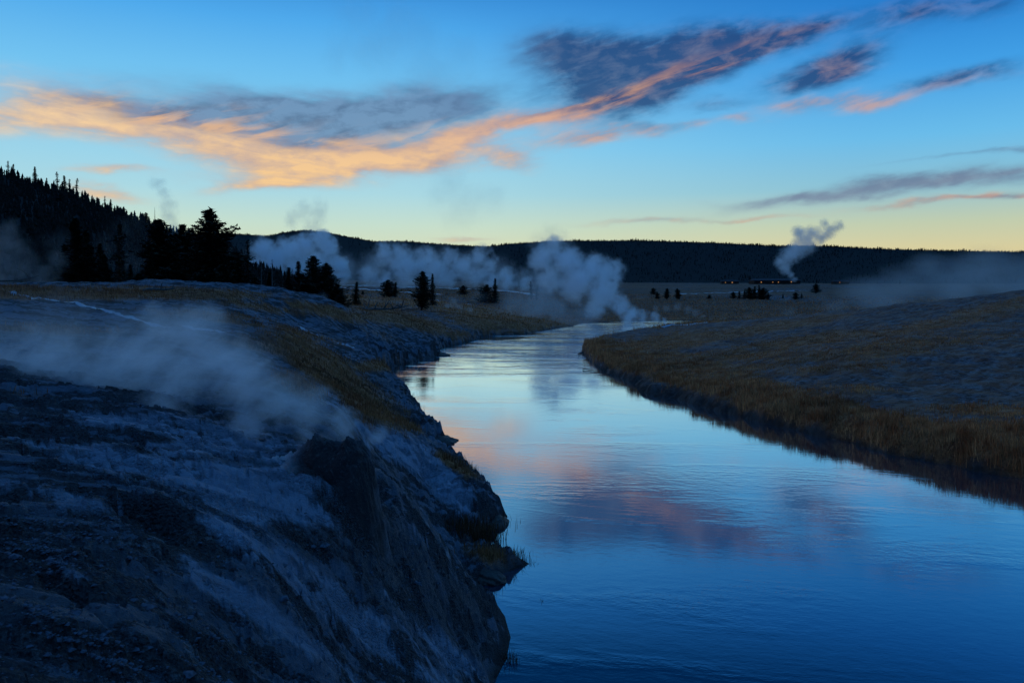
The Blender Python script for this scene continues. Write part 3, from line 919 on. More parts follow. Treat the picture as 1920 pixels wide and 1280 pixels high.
def tree(style, var, x, y, h, label, group=None, z=None, wid=1.0, cat="tree"):
    nm, tm, cm = PROTO[style][var % len(PROTO[style])]
    if z is None: z = gz(x, y)
    e = empty(nm, (x, y, z - 0.03 * h), random.uniform(0, 6.28))
    e.scale = (h * wid, h * wid, h)
    for k, me in (("trunk", tm), ("crown", cm)):
        o = bpy.data.objects.new(k, me); C.objects.link(o); o.parent = e
    tag(e, label, cat, group)
    return e


def tree_px(style, var, px, ytop, ybase, dist, label, group=None, wid=1.0, top_sink=0.0):
    """base at dist along the pixel column, crown top where the tree ends in the sky"""
    b_ = at_d(px, ybase, dist); tp = at_d(px, ytop, dist)
    zb = gz(b_[0], b_[1])
    return tree(style, var, b_[0], b_[1], tp[2] - zb, label, group, zb, wid)


G1 = "conifers standing behind the left grassy terrace"
TREES = [
    ('pine', 0, 400, 390, 545, 98, "tallest and broadest pine, full crown above the left skyline", 1.25),
    ('pine', 1, 303, 410, 540, 100, "broad pine left of the tallest one, with an open ragged top", 1.15),
    ('pine', 2, 338, 418, 540, 104, "slimmer pine squeezed between the two broad pines", 1.0),
    ('spruce', 0, 145, 405, 538, 90, "dark spruce at the left edge of the grove, pointed crown", 1.5),
    ('spruce', 1, 172, 432, 538, 94, "lower spruce touching the right side of the leftmost dark spruce", 1.3),
    ('spruce', 2, 204, 474, 538, 90, "small pointed spruce in the gap right of the two dark spruces", 1.2),
    ('sparse', 0, 224, 418, 520, 150, "thin ragged fir rising out of the mist below the hill", 1.5),
    ('spruce', 3, 245, 495, 538, 92, "short spruce half hidden in the grove's dark undergrowth", 1.2),
    ('sparse', 1, 467, 447, 548, 102, "slender fir with bottlebrush top right of the tallest pine", 1.0),
    ('pine', 3, 440, 470, 548, 106, "shaded pine at the foot of the tallest pine's right side", 1.3),
    ('spruce', 0, 372, 470, 545, 92, "shaded spruce in front of the tallest pine's trunk", 1.5),
    ('spruce', 2, 275, 480, 542, 92, "dark spruce under the broad ragged pine", 1.3),
    ('bushy', 0, 330, 490, 545, 90, "low bushy juniper between the pine trunks", 1.3),
    ('bushy', 1, 420, 495, 548, 92, "low bushy juniper right of the tallest pine's trunk", 1.2),
    ('spruce', 1, 505, 505, 552, 104, "small spruce beside the two bare snags", 1.2),
    ('spruce', 3, 541, 500, 556, 106, "left pointed spruce of the clump before the bright steam column", 1.3),
    ('spruce', 0, 560, 488, 556, 108, "middle pointed spruce of the clump before the bright steam column", 1.2),
    ('pine', 1, 590, 478, 560, 108, "tallest tree of the clump before the bright steam column", 1.1),
    ('pine', 3, 612, 492, 562, 106, "bushy pine on the right side of that clump", 1.2),
    ('sparse', 2, 621, 498, 564, 112, "thin fir leaning out of the right end of the clump", 1.2),
    ('bushy', 0, 575, 522, 560, 100, "dark shrubby juniper under the clump", 1.6),
    ('bushy', 1, 630, 532, 568, 104, "low dark juniper at the clump's right foot", 1.4),
    ('spruce', 2, 667, 527, 566, 125, "lone small spruce between the clump and the leaning pine", 1.4),
    ('pine', 2, 320, 445, 542, 108, "dark pine filling the gap behind the two broad left pines", 1.2),
    ('pine', 0, 362, 462, 545, 110, "dark pine between the slimmer pine and the tallest one", 1.2),
    ('spruce', 1, 118, 455, 538, 98, "shadowy spruce in the mist left of the dark leftmost spruce", 1.3),
    ('spruce', 3, 190, 455, 538, 100, "dark spruce behind the small pointed spruce in the gap", 1.2),
    ('bushy', 1, 388, 500, 546, 89, "low juniper right under the tallest pine", 1.5),
    ('bushy', 0, 262, 512, 542, 89, "low juniper at the left foot of the broad ragged pine", 1.6),
    ('bushy', 1, 480, 520, 550, 100, "low juniper at the foot of the shorter bare snag", 1.4),
    ('bushy', 0, 640, 548, 574, 95, "small round bush on the grassy crest below the clump", 1.2),
]
for i, (st, var, px, yt, yb, dd, lb, wd) in enumerate(TREES):
    tree_px(st, var, px, yt, yb, dd, lb, G1, wd * (1.0 if st == 'sparse' else 1.28))
# leaning pine by the river bend: two crowns on one slanting trunk
G2 = "trees scattered on the valley floor"
o = tree_px('pine', 2, 790, 508, 577, 128, "leaning bushy pine alone on the grass above the river bend", G2, 1.45)
o.rotation_euler = (0, R(7), 0)
tree_px('spruce', 3, 811, 512, 560, 140, "pointed spruce touching the leaning pine's right side", G2, 1.0)
for st, var, px, yt, yb, dd, lb, wd in (
    ('spruce', 0, 928, 521, 549, 230, "pointed spruce in thin steam left of the river plume", 1.5),
    ('bushy', 1, 910, 533, 549, 228, "low bush left of the pointed spruce in thin steam", 2.0),
    ('spruce', 1, 963, 501, 525, 600, "dark spruce on the mound left of the big river plume", 1.3),
    ('spruce', 2, 975, 503, 525, 600, "second dark spruce on the mound left of the big plume", 1.3),
    ('pine', 0, 985, 506, 526, 600, "round pine on the mound, partly inside the big plume", 1.3),
    ('sparse', 0, 996, 527, 548, 260, "open branched fir at the left edge of the big plume", 1.6),
    ('sparse', 2, 1006, 530, 549, 262, "smaller open branched fir just right of its twin by the plume", 1.7),
    ('bushy', 0, 728, 524, 556, 220, "pale misty bush behind the fallen dead tree", 2.0),
    ('spruce', 2, 740, 528, 556, 222, "misty round topped spruce behind the fallen dead tree", 1.6),
    ('pine', 1, 1250, 540, 560, 330, "left one of two small round pines on the plain right of the plume", 1.5),
    ('pine', 2, 1271, 540, 560, 332, "right one of two small round pines on the plain right of the plume", 1.5),
    ('bushy', 1, 1232, 548, 560, 335, "low bush beside the two round pines on the plain", 1.6)):
    tree_px(st, var, px, yt, yb, dd, lb, G2, wd)
G3 = "dark copse in the middle of the plain"
for i, (px, yt) in enumerate(((1375, 547), (1386, 545), (1396, 542), (1406, 538), (1415, 536), (1424, 534), (1431, 539), (1440, 547), (1468, 550), (1492, 548), (1503, 549))):
    lb = ["leftmost low tree of the dark copse on the plain", "second low tree from the copse's left end", "third tree from the copse's left end",
          "fourth tree from the copse's left end", "tall tree left of the copse's highest top", "highest tree of the dark copse on the plain",
          "tree just right of the copse's highest top", "last low tree at the copse's right end", "single low tree right of the dark copse",
          "left low bush of the pair right of the copse", "right low bush of the pair right of the copse"][i]
    tree_px('spruce' if i % 3 else 'bushy', i, px, yt, 559, 345 + (i % 3) * 5, lb, G3, 1.9)
G4 = "trees on the skyline of the left hill"
SKT = [(4, 314, 335, 'sparse', "thin leaning tree at the extreme left end of the hill skyline"), (16, 301, 335, 'sparse', "tall forked tree on the hill skyline, second from the left end"), (24, 307, 338, 'spruce', "narrow spruce touching the tall forked skyline tree"),
       (66, 312, 345, 'spruce', "lone full spruce on the hill skyline between two gaps"), (88, 333, 352, 'spruce', "short spruce right of the lone full spruce on the hill"),
       (108, 322, 358, 'sparse', "ragged fir leading the row of four on the hill skyline"), (122, 328, 362, 'spruce', "spruce second in the row of four on the hill skyline"), (130, 335, 366, 'sparse', "third in the row of four on the hill skyline"),
       (143, 333, 372, 'sparse', "bare thin fir ending the row of four on the hill"), (160, 358, 376, 'spruce', "stubby spruce below the row of four on the hill"), (196, 367, 390, 'sparse', "open topped tree halfway down the hill skyline"),
       (208, 373, 392, 'spruce', "small tree right of the open topped one on the hill"), (232, 388, 402, 'pine', "round pine low on the hill skyline"), (275, 398, 420, 'pine', "pair forming pine where the hill meets the grove, left"), (268, 400, 418, 'pine', "small pine close behind the grove on the hill skyline")]
A_, E_, D_, V_ = HL
for i, (px, yt, yb, st, lb) in enumerate(SKT):
    u_ = math.atan2(ray(px, yb)[0], ray(px, yb)[1]); D0 = float(np.interp(u_, A_, D_)); E0 = float(np.interp(u_, A_, E_))
    dirr = np.array([math.sin(u_), math.cos(u_)]) * D0
    zb = EYE + D0 * E0 - 1.0
    r_ = ray(px, yt); zt = EYE + D0 * r_[2] / math.hypot(r_[0], r_[1])
    tree(st, i, dirr[0], dirr[1], max(zt - zb, 3.0), lb, G4, zb, 1.3)


# bare snags
def snag_mb(h, nb, seed, lean=0.0):
    rd = random.Random(seed); mb = MB()
    pts = [(lean * h * q * q, 0.05 * math.sin(q * 5 + seed), h * q) for q in np.linspace(0, 1, 8)]
    mb.tube(pts, [0.02 * h * (1 - .88 * q) for q in np.linspace(0, 1, 8)], 7)
    out = []
    for i in range(nb):
        bb = MB()
        q = rd.uniform(.25, .97); a = rd.uniform(0, 6.28); L = h * .16 * (1.15 - q) * rd.uniform(.5, 1.4)
        p0 = np.array([lean * h * q * q, 0, h * q])
        dv = np.array([math.cos(a), math.sin(a), rd.uniform(-.2, .6)])
        p1 = p0 + dv * L * .5; p2 = p0 + dv * L + np.array([0, 0, rd.uniform(-.1, .25) * L])
        bb.tube([p0, p1, p2], [0.006 * h, .004 * h, .0015 * h], 4, cap=False)
        out.append(bb)
    return mb, out


def snag(px, yt, yb, dd, lb, seed, lean=0.0, nb=14, grp=None):
    b_ = at_d(px, yb, dd); zb = gz(b_[0], b_[1]); h = at_d(px, yt, dd)[2] - zb
    e = empty("dead_tree", (b_[0], b_[1], zb - .1))
    m1, m2 = snag_mb(h, nb, seed, lean)
    m1.build("trunk", M_DEAD, e, True); [q_.build("branch", M_DEAD, e) for q_ in m2]
    tag(e, lb, "dead tree", grp)


snag(490, 488, 550, 96, "bare grey snag, shorter of the two right of the slender fir", 1, .02, 12, "bare snags beside the grove")
snag(511, 483, 552, 97, "taller bare snag with side twigs against the steam", 2, 0, 22, "bare snags beside the grove")
b_ = at_d(291, 430, 300)
e = empty("dead_tree", (b_[0], b_[1], b_[2] - 4)); m1, m2 = snag_mb(at_d(291, 388, 300)[2] - b_[2] + 4, 10, 9)
m1.build("trunk", M_BARK, e, True); [q_.build("branch", M_BARK, e) for q_ in m2]
tag(e, "straight bare trunk standing against the sky left of the broad pines", "dead tree")


# fallen dead trees / driftwood
def deadfall(px, py, dd, L, seed, lb, name="fallen_tree", nb=9, rz=0.0, thick=0.05, z=None, lift=0.1):
    rd = random.Random(seed); b_ = at_d(px, py, dd)
    zb = gz(b_[0], b_[1]) if z is None else z
    e = empty(name, (b_[0], b_[1], zb), rz)
    mb = MB()
    pts = [(L * (q - .5), .08 * L * math.sin(q * 3 + seed), lift * L * q + .03 * L * math.sin(q * 6) + thick * .8) for q in np.linspace(0, 1, 8)]
    mb.tube(pts, [thick * L * .5 * (1 - .8 * q) + .012 for q in np.linspace(0, 1, 8)], 7, rough=.1)
    mb.build("trunk", M_DEAD, e, True)
    for i in range(nb):
        bb = MB()
        q = rd.uniform(.15, 1); p = np.array(pts[int(q * 7)]); a = rd.uniform(0, 6.28)
        l = L * rd.uniform(.12, .38)
        cur = [p]; dv = np.array([math.cos(a) * .8, math.sin(a) * .8, rd.uniform(.15, 1.1)])
        for k in range(4):
            dv = dv + np.array([rd.uniform(-.4, .4), rd.uniform(-.4, .4), rd.uniform(-.35, .2)])
            cur.append(cur[-1] + dv / np.linalg.norm(dv) * l / 4)
        cur = [np.array([c[0], c[1], max(c[2], .02)]) for c in cur]
        bb.tube(cur, [thick * L * .22, thick * L * .17, thick * L * .12, thick * L * .08, .004], 5, cap=False)
        bb.build("branch", M_DEAD, e)
    tag(e, lb, "fallen tree" if name == "fallen_tree" else "driftwood")
    return e


deadfall(712, 578, 92, 7.0, 3, "tangled fallen dead tree with upturned limbs on the crest left of the leaning pine", nb=16, lift=.16)
deadfall(298, 548, 44, 1.6, 5, "small dark fallen stump with short limbs on the terrace crest", nb=8, thick=.14, lift=.12)
deadfall(10, 566, 34, 2.6, 8, "bare dead branches lying at the left edge beside a pale runoff", nb=10, rz=.4, lift=.2, thick=.035)
deadfall(770, 571, 122, 3.2, 11, "bare fallen limb at the leaning pine's foot", nb=7, lift=.15)
s_ = at_z(1098, 664)
deadfall(1097, 663, s_[1], 1.6, 12, "sticks jutting into the river from the tip of the right bank", "driftwood", 6, thick=.05, z=0.02, lift=.1, rz=.3)
s_ = at_z(1103, 694)
deadfall(1103, 694, s_[1], 0.9, 14, "short waterlogged stick lying in the river off the right bank", "driftwood", 2, thick=.09, z=-0.01, lift=.02)

# ---------------------------------------------------------------- geyser cone
cone_c = at_z(628, 930, 3.45)
def make_cone():
    n, mrings = 220, 90
    th = np.linspace(0, 2 * math.pi, n, endpoint=False)
    V = []
    for i in range(mrings):
        q = i / (mrings - 1)                     # 0 rim of the base, 1 the vent
        rad = (1 - q)
        rx = rad * (0.84 - 0.08 * np.cos(th)); ry = 0.54 * rad * (1 + 0.1 * np.sin(th))
        x = np.cos(th) * rx; y = np.sin(th) * ry
        hh = 0.60 * sstep(0.0, 0.72, np.full(n, q)) ** 0.9 * (1 - 0.10 * sstep(0.8, 1.0, np.full(n, q)))
        k = sstep(0, .25, np.full(n, q))
        gx_, gy_ = x + cone_c[0], y + cone_c[1]
        lump = fbm(gx_ * 2.6, gy_ * 2.6, 5, 501, .6, True) * 0.15 + fbm(gx_ * 9, gy_ * 9, 4, 502, .6) * 0.07 + fbm(np.cos(th) * 3.2 + q, np.sin(th) * 3.2 + q * .7, 4, 505, .6, True) * 0.06 * (1 - q)
        # hollow on the river side front, a gouged overhang
        gouge = np.exp(-(((x - 0.0) / .2) ** 2 + ((y + .28) / .16) ** 2)) * 0.24
        # second shoulder to the right
        sh = np.exp(-(((x - 0.26) / .2) ** 2 + ((y) / .3) ** 2)) * 0.08 + np.exp(-(((x + 0.22) / .16) ** 2 + ((y) / .3) ** 2)) * 0.09
        lean = -0.05 * sstep(.7, 1, np.full(n, q))
        z = hh + lump * k - gouge + sh
        x2 = x + fbm(z * 4 + gx_, gy_ * 4, 4, 503) * .08 * k
        y2 = y - 0.10 * k * np.exp(-((x - .0) / .3) ** 2) * sstep(.3, .6, np.full(n, q))
        V.append(np.stack([x2, y2, z], -1))
    V = np.array(V)
    base = ground_z(V[..., 0].ravel() + cone_c[0], V[..., 1].ravel() + cone_c[1]).reshape(V.shape[:2])
    k = sstep(0, .5, np.linspace(0, 1, mrings))[:, None]
    V[..., 2] += base * (1 - k) + 3.42 * k - 0.05 * (1 - k)
    V[..., 0] += cone_c[0]; V[..., 1] += cone_c[1]
    ii = np.arange(n * mrings).reshape(mrings, n)
    ff = np.stack([ii[:-1], np.roll(ii[:-1], -1, 1), np.roll(ii[1:], -1, 1), ii[1:]], -1).reshape(-1, 4)
    return V.reshape(-1, 3), ff


m, t, b = new_mat("cone_crust")
P_ = t.node("ShaderNodeTexCoord").outputs["Object"]
n1 = t.noise(P_, 3.0, 8, 0.65, 0.4); n2 = t.noise(P_, 22, 6, 0.7); n3 = t.noise(P_, 70, 4, .6)
sxz = t.node("ShaderNodeSeparateXYZ"); t.put(sxz.inputs[0], P_)
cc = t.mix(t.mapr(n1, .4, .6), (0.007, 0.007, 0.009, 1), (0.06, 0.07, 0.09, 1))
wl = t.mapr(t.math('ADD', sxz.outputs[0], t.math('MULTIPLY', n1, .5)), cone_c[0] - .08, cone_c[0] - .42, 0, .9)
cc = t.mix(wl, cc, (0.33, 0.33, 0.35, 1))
stain_shade = t.math('MULTIPLY', t.mapr(t.math('ADD', sxz.outputs[1], t.math('MULTIPLY', n1, .3)), cone_c[1] + .25, cone_c[1] - .0), t.mapr(t.math('ABSOLUTE', t.math('SUBTRACT', t.math('ADD', sxz.outputs[0], t.math('MULTIPLY', n1, .3)), cone_c[0] + .26)), .60, .40))  # near-black painted over the front to deepen the hollow's shade
cc = t.mix(t.math('MULTIPLY', stain_shade, t.mapr(n1, .3, .55, .8, .98)), cc, (0.004, 0.004, 0.005, 1))
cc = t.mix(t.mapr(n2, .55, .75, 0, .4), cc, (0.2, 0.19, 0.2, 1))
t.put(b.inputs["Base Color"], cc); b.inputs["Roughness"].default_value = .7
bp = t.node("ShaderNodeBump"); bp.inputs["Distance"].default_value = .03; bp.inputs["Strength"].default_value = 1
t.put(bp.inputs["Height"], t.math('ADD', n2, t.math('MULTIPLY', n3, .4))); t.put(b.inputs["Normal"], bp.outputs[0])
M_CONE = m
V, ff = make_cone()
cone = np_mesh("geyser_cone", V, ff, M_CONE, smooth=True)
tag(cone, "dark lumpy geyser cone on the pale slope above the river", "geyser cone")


# ---------------------------------------------------------------- rocks at the waterline
def rock(px, py, size, seed, lb, flat=.55, mat=None, z=None):
    import mathutils
    p = at_z(px, py, 0.03 if z is None else z)
    me = bpy.data.meshes.new("rock")
    import bmesh
    bm = bmesh.new(); bmesh.ops.create_icosphere(bm, subdivisions=4, radius=1)
    co = np.array([v.co[:] for v in bm.verts])
    n = fbm(co[:, 0] * 1.1 + seed, co[:, 1] * 1.1 + co[:, 2] * .9, 4, seed, .55)
    n2_ = fbm(co[:, 2] * 2.5 + seed, co[:, 0] * 2.5 - co[:, 1] * 2, 4, seed + 3, .6, True)
    rr = 1 + n * .55 + n2_ * .12
    for v, q in zip(bm.verts, rr):
        v.co = v.co * float(q); v.co.z = max(v.co.z, -.5) * flat
    for fc in bm.faces: fc.smooth = True
    bm.to_mesh(me); bm.free(); me.materials.append(mat or M_ROCK)
    o = bpy.data.objects.new("rock", me); C.objects.link(o)
    o.location = p; o.scale = (size[0], size[1], size[2]); o.rotation_euler = (0, 0, seed * 1.3)
    tag(o, lb, "rock")
    return o


M_ROCK = simple_mat("wet_dark_rock", (0.015, 0.014, 0.014, 1), (0.07, 0.065, 0.06, 1), 5, .55, .03)
rock(915, 1082, (.42, .3, .26), 4, "flat dark rock just above the water below the sedge tongue")
rock(930, 980, (.55, .3, .28), 6, "dark wet boulder under the pale point of the middle lobe")
rock(868, 905, (.35, .5, .2), 9, "small wet rock where the upper inlet meets the river")
rock(822, 826, (.9, .7, .45), 11, "pointed dark rock at the tip of the second bank lobe", .4)
rock(822, 664, (1.2, .8, .3), 14, "low dark rock at the foot of the far eroded bank")
rock(832, 667, (.6, .5, .2), 17, "small rock in the shallows beside the low dark one far off")

# ---------------------------------------------------------------- blades of grass, each kind one mass
M_GRASS_DARK = grass_mat("brown_grass", (0.22, 0.065, 0.022, 1), (0.50, 0.20, 0.07, 1), (0.06, 0.025, 0.012, 1))


def blades(name, label, pts, hts, wid, mat, cat="grass", leanx=0.35):
    n = len(pts)
    a = rng.uniform(0, 2 * math.pi, n)
    wv_ = np.stack([np.cos(a), np.sin(a), np.zeros(n)], -1) * wid[:, None]
    b_ = rng.uniform(0, 2 * math.pi, n); l = hts * np.abs(rng.normal(0, leanx, n))
    off = np.stack([np.cos(b_) * l, np.sin(b_) * l, hts], -1)
    mid = pts + off * np.array([.38, .38, .62])
    V = np.stack([pts - wv_, pts + wv_, mid + wv_ * .7, mid - wv_ * .7, pts + off], 1).reshape(-1, 3)
    k = np.arange(n)[:, None] * 5
    F_ = np.concatenate([k + [[0, 1, 2]], k + [[0, 2, 3]], k + [[3, 2, 4]]], 0)
    o = np_mesh(name, V, F_, mat)
    tag(o, label, cat, kind="stuff")
    return o


def scatter(n, rmin, rmax, amin, amax, dens, power=1.0):
    """random points on the ground, kept with probability dens(x, y, z, sd)"""
    a = np.radians(rng.uniform(amin, amax, n)); r = np.exp(rng.uniform(math.log(rmin), math.log(rmax), n))
    x = r * np.sin(a); y = r * np.cos(a)
    # clumping
    x = x + rng.normal(0, .02, n) * r ** .5; y = y + rng.normal(0, .02, n) * r ** .5
    sd = river_sd(x, y)
    ok = sd > -0.1
    x, y, sd = x[ok], y[ok], sd[ok]
    z = ground_z(x, y, sd)
    ok = z > -.03
    x, y, sd, z = x[ok], y[ok], sd[ok], z[ok]
    m_ = grass_mask(x, y, z, sd)
    clump = sstep(-.25, .35, fbm(x * 2.3, y * 2.3, 3, 401, .6))
    p = dens(x, y, z, sd, m_) * (0.25 + .75 * clump)
    k = rng.uniform(0, 1, len(x)) < p
    return np.stack([x, y, z - .01], -1)[k], sd[k], m_[k]


# right bank
pts, sd, mk = scatter(900000, 22, 125, 2, 40, lambda x, y, z, sd, m: m * (0.45 + .55 * np.exp(-np.maximum(sd, 0) / 4)) * (x > .05 * y + 3))
rr = np.hypot(pts[:, 0], pts[:, 1])
edge = np.exp(-np.maximum(sd, 0) / 2.2)
hts = (0.10 + 0.36 * edge) * rng.uniform(.5, 1.35, len(pts)) * (1 + 1.3 * fbm(pts[:, 0] * .45, pts[:, 1] * .45, 4, 77))
blades("dry_grass", "tall dry brown grass fringing and covering the right bank", pts, hts, 0.004 + rr * .00016, M_GRASS)
# left banks
pts, sd, mk = scatter(700000, 9, 130, -40, 5, lambda x, y, z, sd, m: m ** 1.2 * (x < .05 * y + 3))
rr = np.hypot(pts[:, 0], pts[:, 1])
edge = np.exp(-np.maximum(sd, 0) / 1.5)
hts = (0.09 + 0.14 * edge + .0012 * rr) * rng.uniform(.5, 1.4, len(pts))
blades("dry_grass", "brown tufted grass over the left bank lobes and terrace", pts, hts, 0.003 + rr * .00016, M_GRASS_DARK)
# valley floor
pts, sd, mk = scatter(120000, 125, 420, -30, 34, lambda x, y, z, sd, m: m)
rr = np.hypot(pts[:, 0], pts[:, 1])
blades("meadow_grass", "pale dry meadow grass on the flat valley floor beyond the river", pts, .35 * rng.uniform(.5, 1.3, len(pts)), rr * .0004, M_GRASS)


# sedge tufts at the water's edge: countable clumps
def tuft(px, py, n, h, spread, lb, seed, z=None, lean=.35, name="sedge_tuft"):
    p = at_z(px, py, 0.0 if z is None else z)
    r2 = np.random.default_rng(seed)
    q = r2.normal(0, 1, (n, 2)) * spread
    P = np.stack([q[:, 0], q[:, 1] * .6, np.full(n, -.04)], -1)
    hh = h * r2.uniform(.4, 1.15, n)
    a = r2.uniform(0, 6.28, n); wv_ = np.stack([np.cos(a), np.sin(a), np.zeros(n)], -1) * (.0025 + p[1] * .00022)
    b_ = r2.uniform(0, 6.28, n); l = hh * np.abs(r2.normal(0, lean, n))
    off = np.stack([np.cos(b_) * l, np.sin(b_) * l, hh], -1)
    mid = P + off * np.array([.35, .35, .62])
    V = np.stack([P - wv_, P + wv_, mid + wv_ * .7, mid - wv_ * .7, P + off], 1).reshape(-1, 3)
    k = np.arange(n)[:, None] * 5
    F_ = np.concatenate([k + [[0, 1, 2]], k + [[0, 2, 3]], k + [[3, 2, 4]]], 0)
    o = np_mesh(name, V, F_, M_SEDGE)
    o.location = p
    tag(o, lb, "grass tuft", "sedge tufts along the left waterline")
    return o


M_SEDGE = grass_mat("dark_sedge", (0.05, 0.024, 0.012, 1), (0.16, 0.07, 0.028, 1), (0.03, 0.018, 0.01, 1))
tuft(842, 874, 90, .55, .28, "tall thin sedge tuft standing before the orange reflection", 1)
tuft(826, 866, 60, .45, .2, "small sedge tuft left of the tall one by the upper inlet", 2)
tuft(905, 1010, 500, .42, .22, "dark sedge tuft under the pale point of the middle lobe", 3)
tuft(925, 1048, 700, .26, .35, "wide dark sedge mat along the low tongue's top", 4)
tuft(968, 1056, 120, .16, .18, "sedge tuft at the outer end of the low tongue", 5)
tuft(955, 1238, 34, .26, .06, "sparse reed tuft leaning over the water at the near spur's foot", 6)
tuft(968, 1240, 18, .22, .04, "few reed blades right of the near spur's foot", 7)
tuft(740, 742, 70, .5, .5, "tuft on the crest of the second lobe against the water", 8, z=1.2)
tuft(770, 775, 60, .45, .4, "thin tuft lower on the second lobe's edge", 9, z=.7)
tuft(800, 812, 60, .5, .3, "wispy tuft close above the second lobe's tip", 10, z=.3)
tuft(1013, 1126, 8, .10, .04, "tiny reed sprig poking out of the open water", 11)
tuft(862, 990, 800, .34, .5, "thick dark sedge filling the hollow behind the near spur", 12, z=.5)

# ---------------------------------------------------------------- loose gravel on the near crust
def pebbles(n, seed):
    r2 = np.random.default_rng(seed)
    a = np.radians(r2.uniform(-37, 0, n)); r = np.exp(r2.uniform(math.log(3.4), math.log(17), n))
    x = r * np.sin(a); y = r * np.cos(a); sd = river_sd(x, y)
    cl = sstep(-.1, .3, fbm(x * 1.1, y * 2.2, 4, 611))
    k = (sd > .5) & (r2.uniform(0, 1, n) < .1 + .9 * cl)
    x, y = x[k], y[k]; sd = sd[k]; z = ground_z(x, y, sd)
    pl, dk = stain_maps(x, y, z, sd)
    k = r2.uniform(0, 1, len(x)) < np.clip(.35 + .65 * dk - .33 * pl, 0, 1)
    x, y, z = x[k], y[k], z[k]; n = len(x)
    s = (.004 + .012 * r2.uniform(0, 1, n) ** 4 + .03 * r2.uniform(0, 1, n) ** 90) * (1 + .03 * np.hypot(x, y))
    base = np.array([(1, .8, -.3), (-.8, 1, -.3), (-1, -.8, -.3), (.8, -1, -.3), (.75, .5, .5), (-.5, .7, .5), (-.7, -.5, .5), (.5, -.7, .5)])
    fs = np.array([(0, 1, 5, 4), (1, 2, 6, 5), (2, 3, 7, 6), (3, 0, 4, 7), (4, 5, 6, 7)])
    V = base[None] * s[:, None, None] * r2.uniform(.45, 1.45, (n, 8, 3)) * np.array([1, 1, .7]) + np.stack([x, y, z + s * .1], -1)[:, None]
    F_ = (fs[None] + np.arange(n)[:, None, None] * 8).reshape(-1, 4)
    o = np_mesh("gravel", V.reshape(-1, 3), F_, simple_mat("loose_gravel", (.012, .014, .018, 1), (.10, .12, .16, 1), 30, .8))
    tag(o, "loose mineral gravel scattered on the near slope", "gravel", kind="stuff")


pebbles(90000, 5)


# ---------------------------------------------------------------- pale runoff channels
def ribbon(name, label, pts, dist, halfw, mat, lift=.05):
    P = np.array([at_d(px, py, d)[:2] for (px, py), d in zip(pts, dist)])
    tt = np.linspace(0, len(P) - 1, 60)
    x = np.interp(tt, range(len(P)), P[:, 0]); y = np.interp(tt, range(len(P)), P[:, 1])
    y = y + fbm(tt * 1.7, tt * 0 + len(pts), 3, 8) * halfw * 1.5
    tx, ty = np.gradient(x), np.gradient(y); L = np.hypot(tx, ty)
    hw = halfw * (.5 + .8 * np.abs(fbm(tt * 2.3, tt * 0, 3, 9)))
    rows = []
    for k in (-1, -.5, 0, .5, 1):
        xx = x - ty / L * hw * k; yy = y + tx / L * hw * k
        rows.append(np.stack([xx, yy, ground_z(xx, yy) + lift - abs(k) * lift * .6], -1))
    V = np.array(rows); ii = np.arange(V.shape[0] * 60).reshape(V.shape[0], 60)
    ff = np.stack([ii[:-1, :-1], ii[1:, :-1], ii[1:, 1:], ii[:-1, 1:]], -1).reshape(-1, 4)
    o = np_mesh(name, V.reshape(-1, 3), ff, mat, smooth=True)
    tag(o, label, "stream", kind="structure")


m, t, b = new_mat("wet_sinter")
b.inputs["Base Color"].default_value = (.26, .28, .32, 1); b.inputs["Roughness"].default_value = .35
M_RUN = m
ribbon("stream", "pale runoff crossing the terrace towards the crest", [(20, 563), (90, 570), (160, 575), (260, 588), (340, 598), (430, 615)], [31, 29, 28, 26, 26, 26], .22, M_RUN, .03)
ribbon("stream", "pale runoff down the hollow between the two bank lobes", [(560, 645), (600, 660), (640, 680), (665, 692)], [48, 47, 47, 48], .25, M_RUN, .04)
ribbon("stream", "bright runoff line behind the leaning pine", [(800, 551), (860, 556), (940, 564)], [220, 200, 185], .9, M_RUN, .15)
ribbon("stream", "pale terraces under the bright steam column", [(625, 524), (680, 531), (720, 538), (790, 545), (840, 548)], [430, 380, 330, 300, 280], 2.5, M_RUN, .3)
ribbon("stream", "pale flats under the middle steam bank", [(640, 522), (760, 527), (860, 530), (960, 538), (1010, 546)], [520, 500, 480, 420, 330], 4, M_RUN, .4)
ribbon("stream", "narrow pale line across the far plain", [(1270, 552), (1310, 547), (1370, 544), (1440, 540), (1500, 541)], [420, 440, 460, 500, 520], 1.6, M_RUN, .3)
ribbon("stream", "bright shallow runoff at the far inlet right of the plume", [(1240, 607), (1280, 605), (1325, 602)], [125, 130, 138], .6, M_RUN, .25)

# ---------------------------------------------------------------- far lodge with a few lit windows
M_WALL = simple_mat("dark_timber_wall", (.03, .022, .018, 1), (.06, .045, .035, 1), .5)
M_ROOF = simple_mat("dark_shingle_roof", (.03, .03, .035, 1), (.05, .05, .055, 1), .5)
m, t, b = new_mat("lit_window")
b.inputs["Base Color"].default_value = (.3, .2, .1, 1)
b.inputs["Emission Color"].default_value = (1, .42, .12, 1); b.inputs["Emission Strength"].default_value = 0.5
M_LIT = m


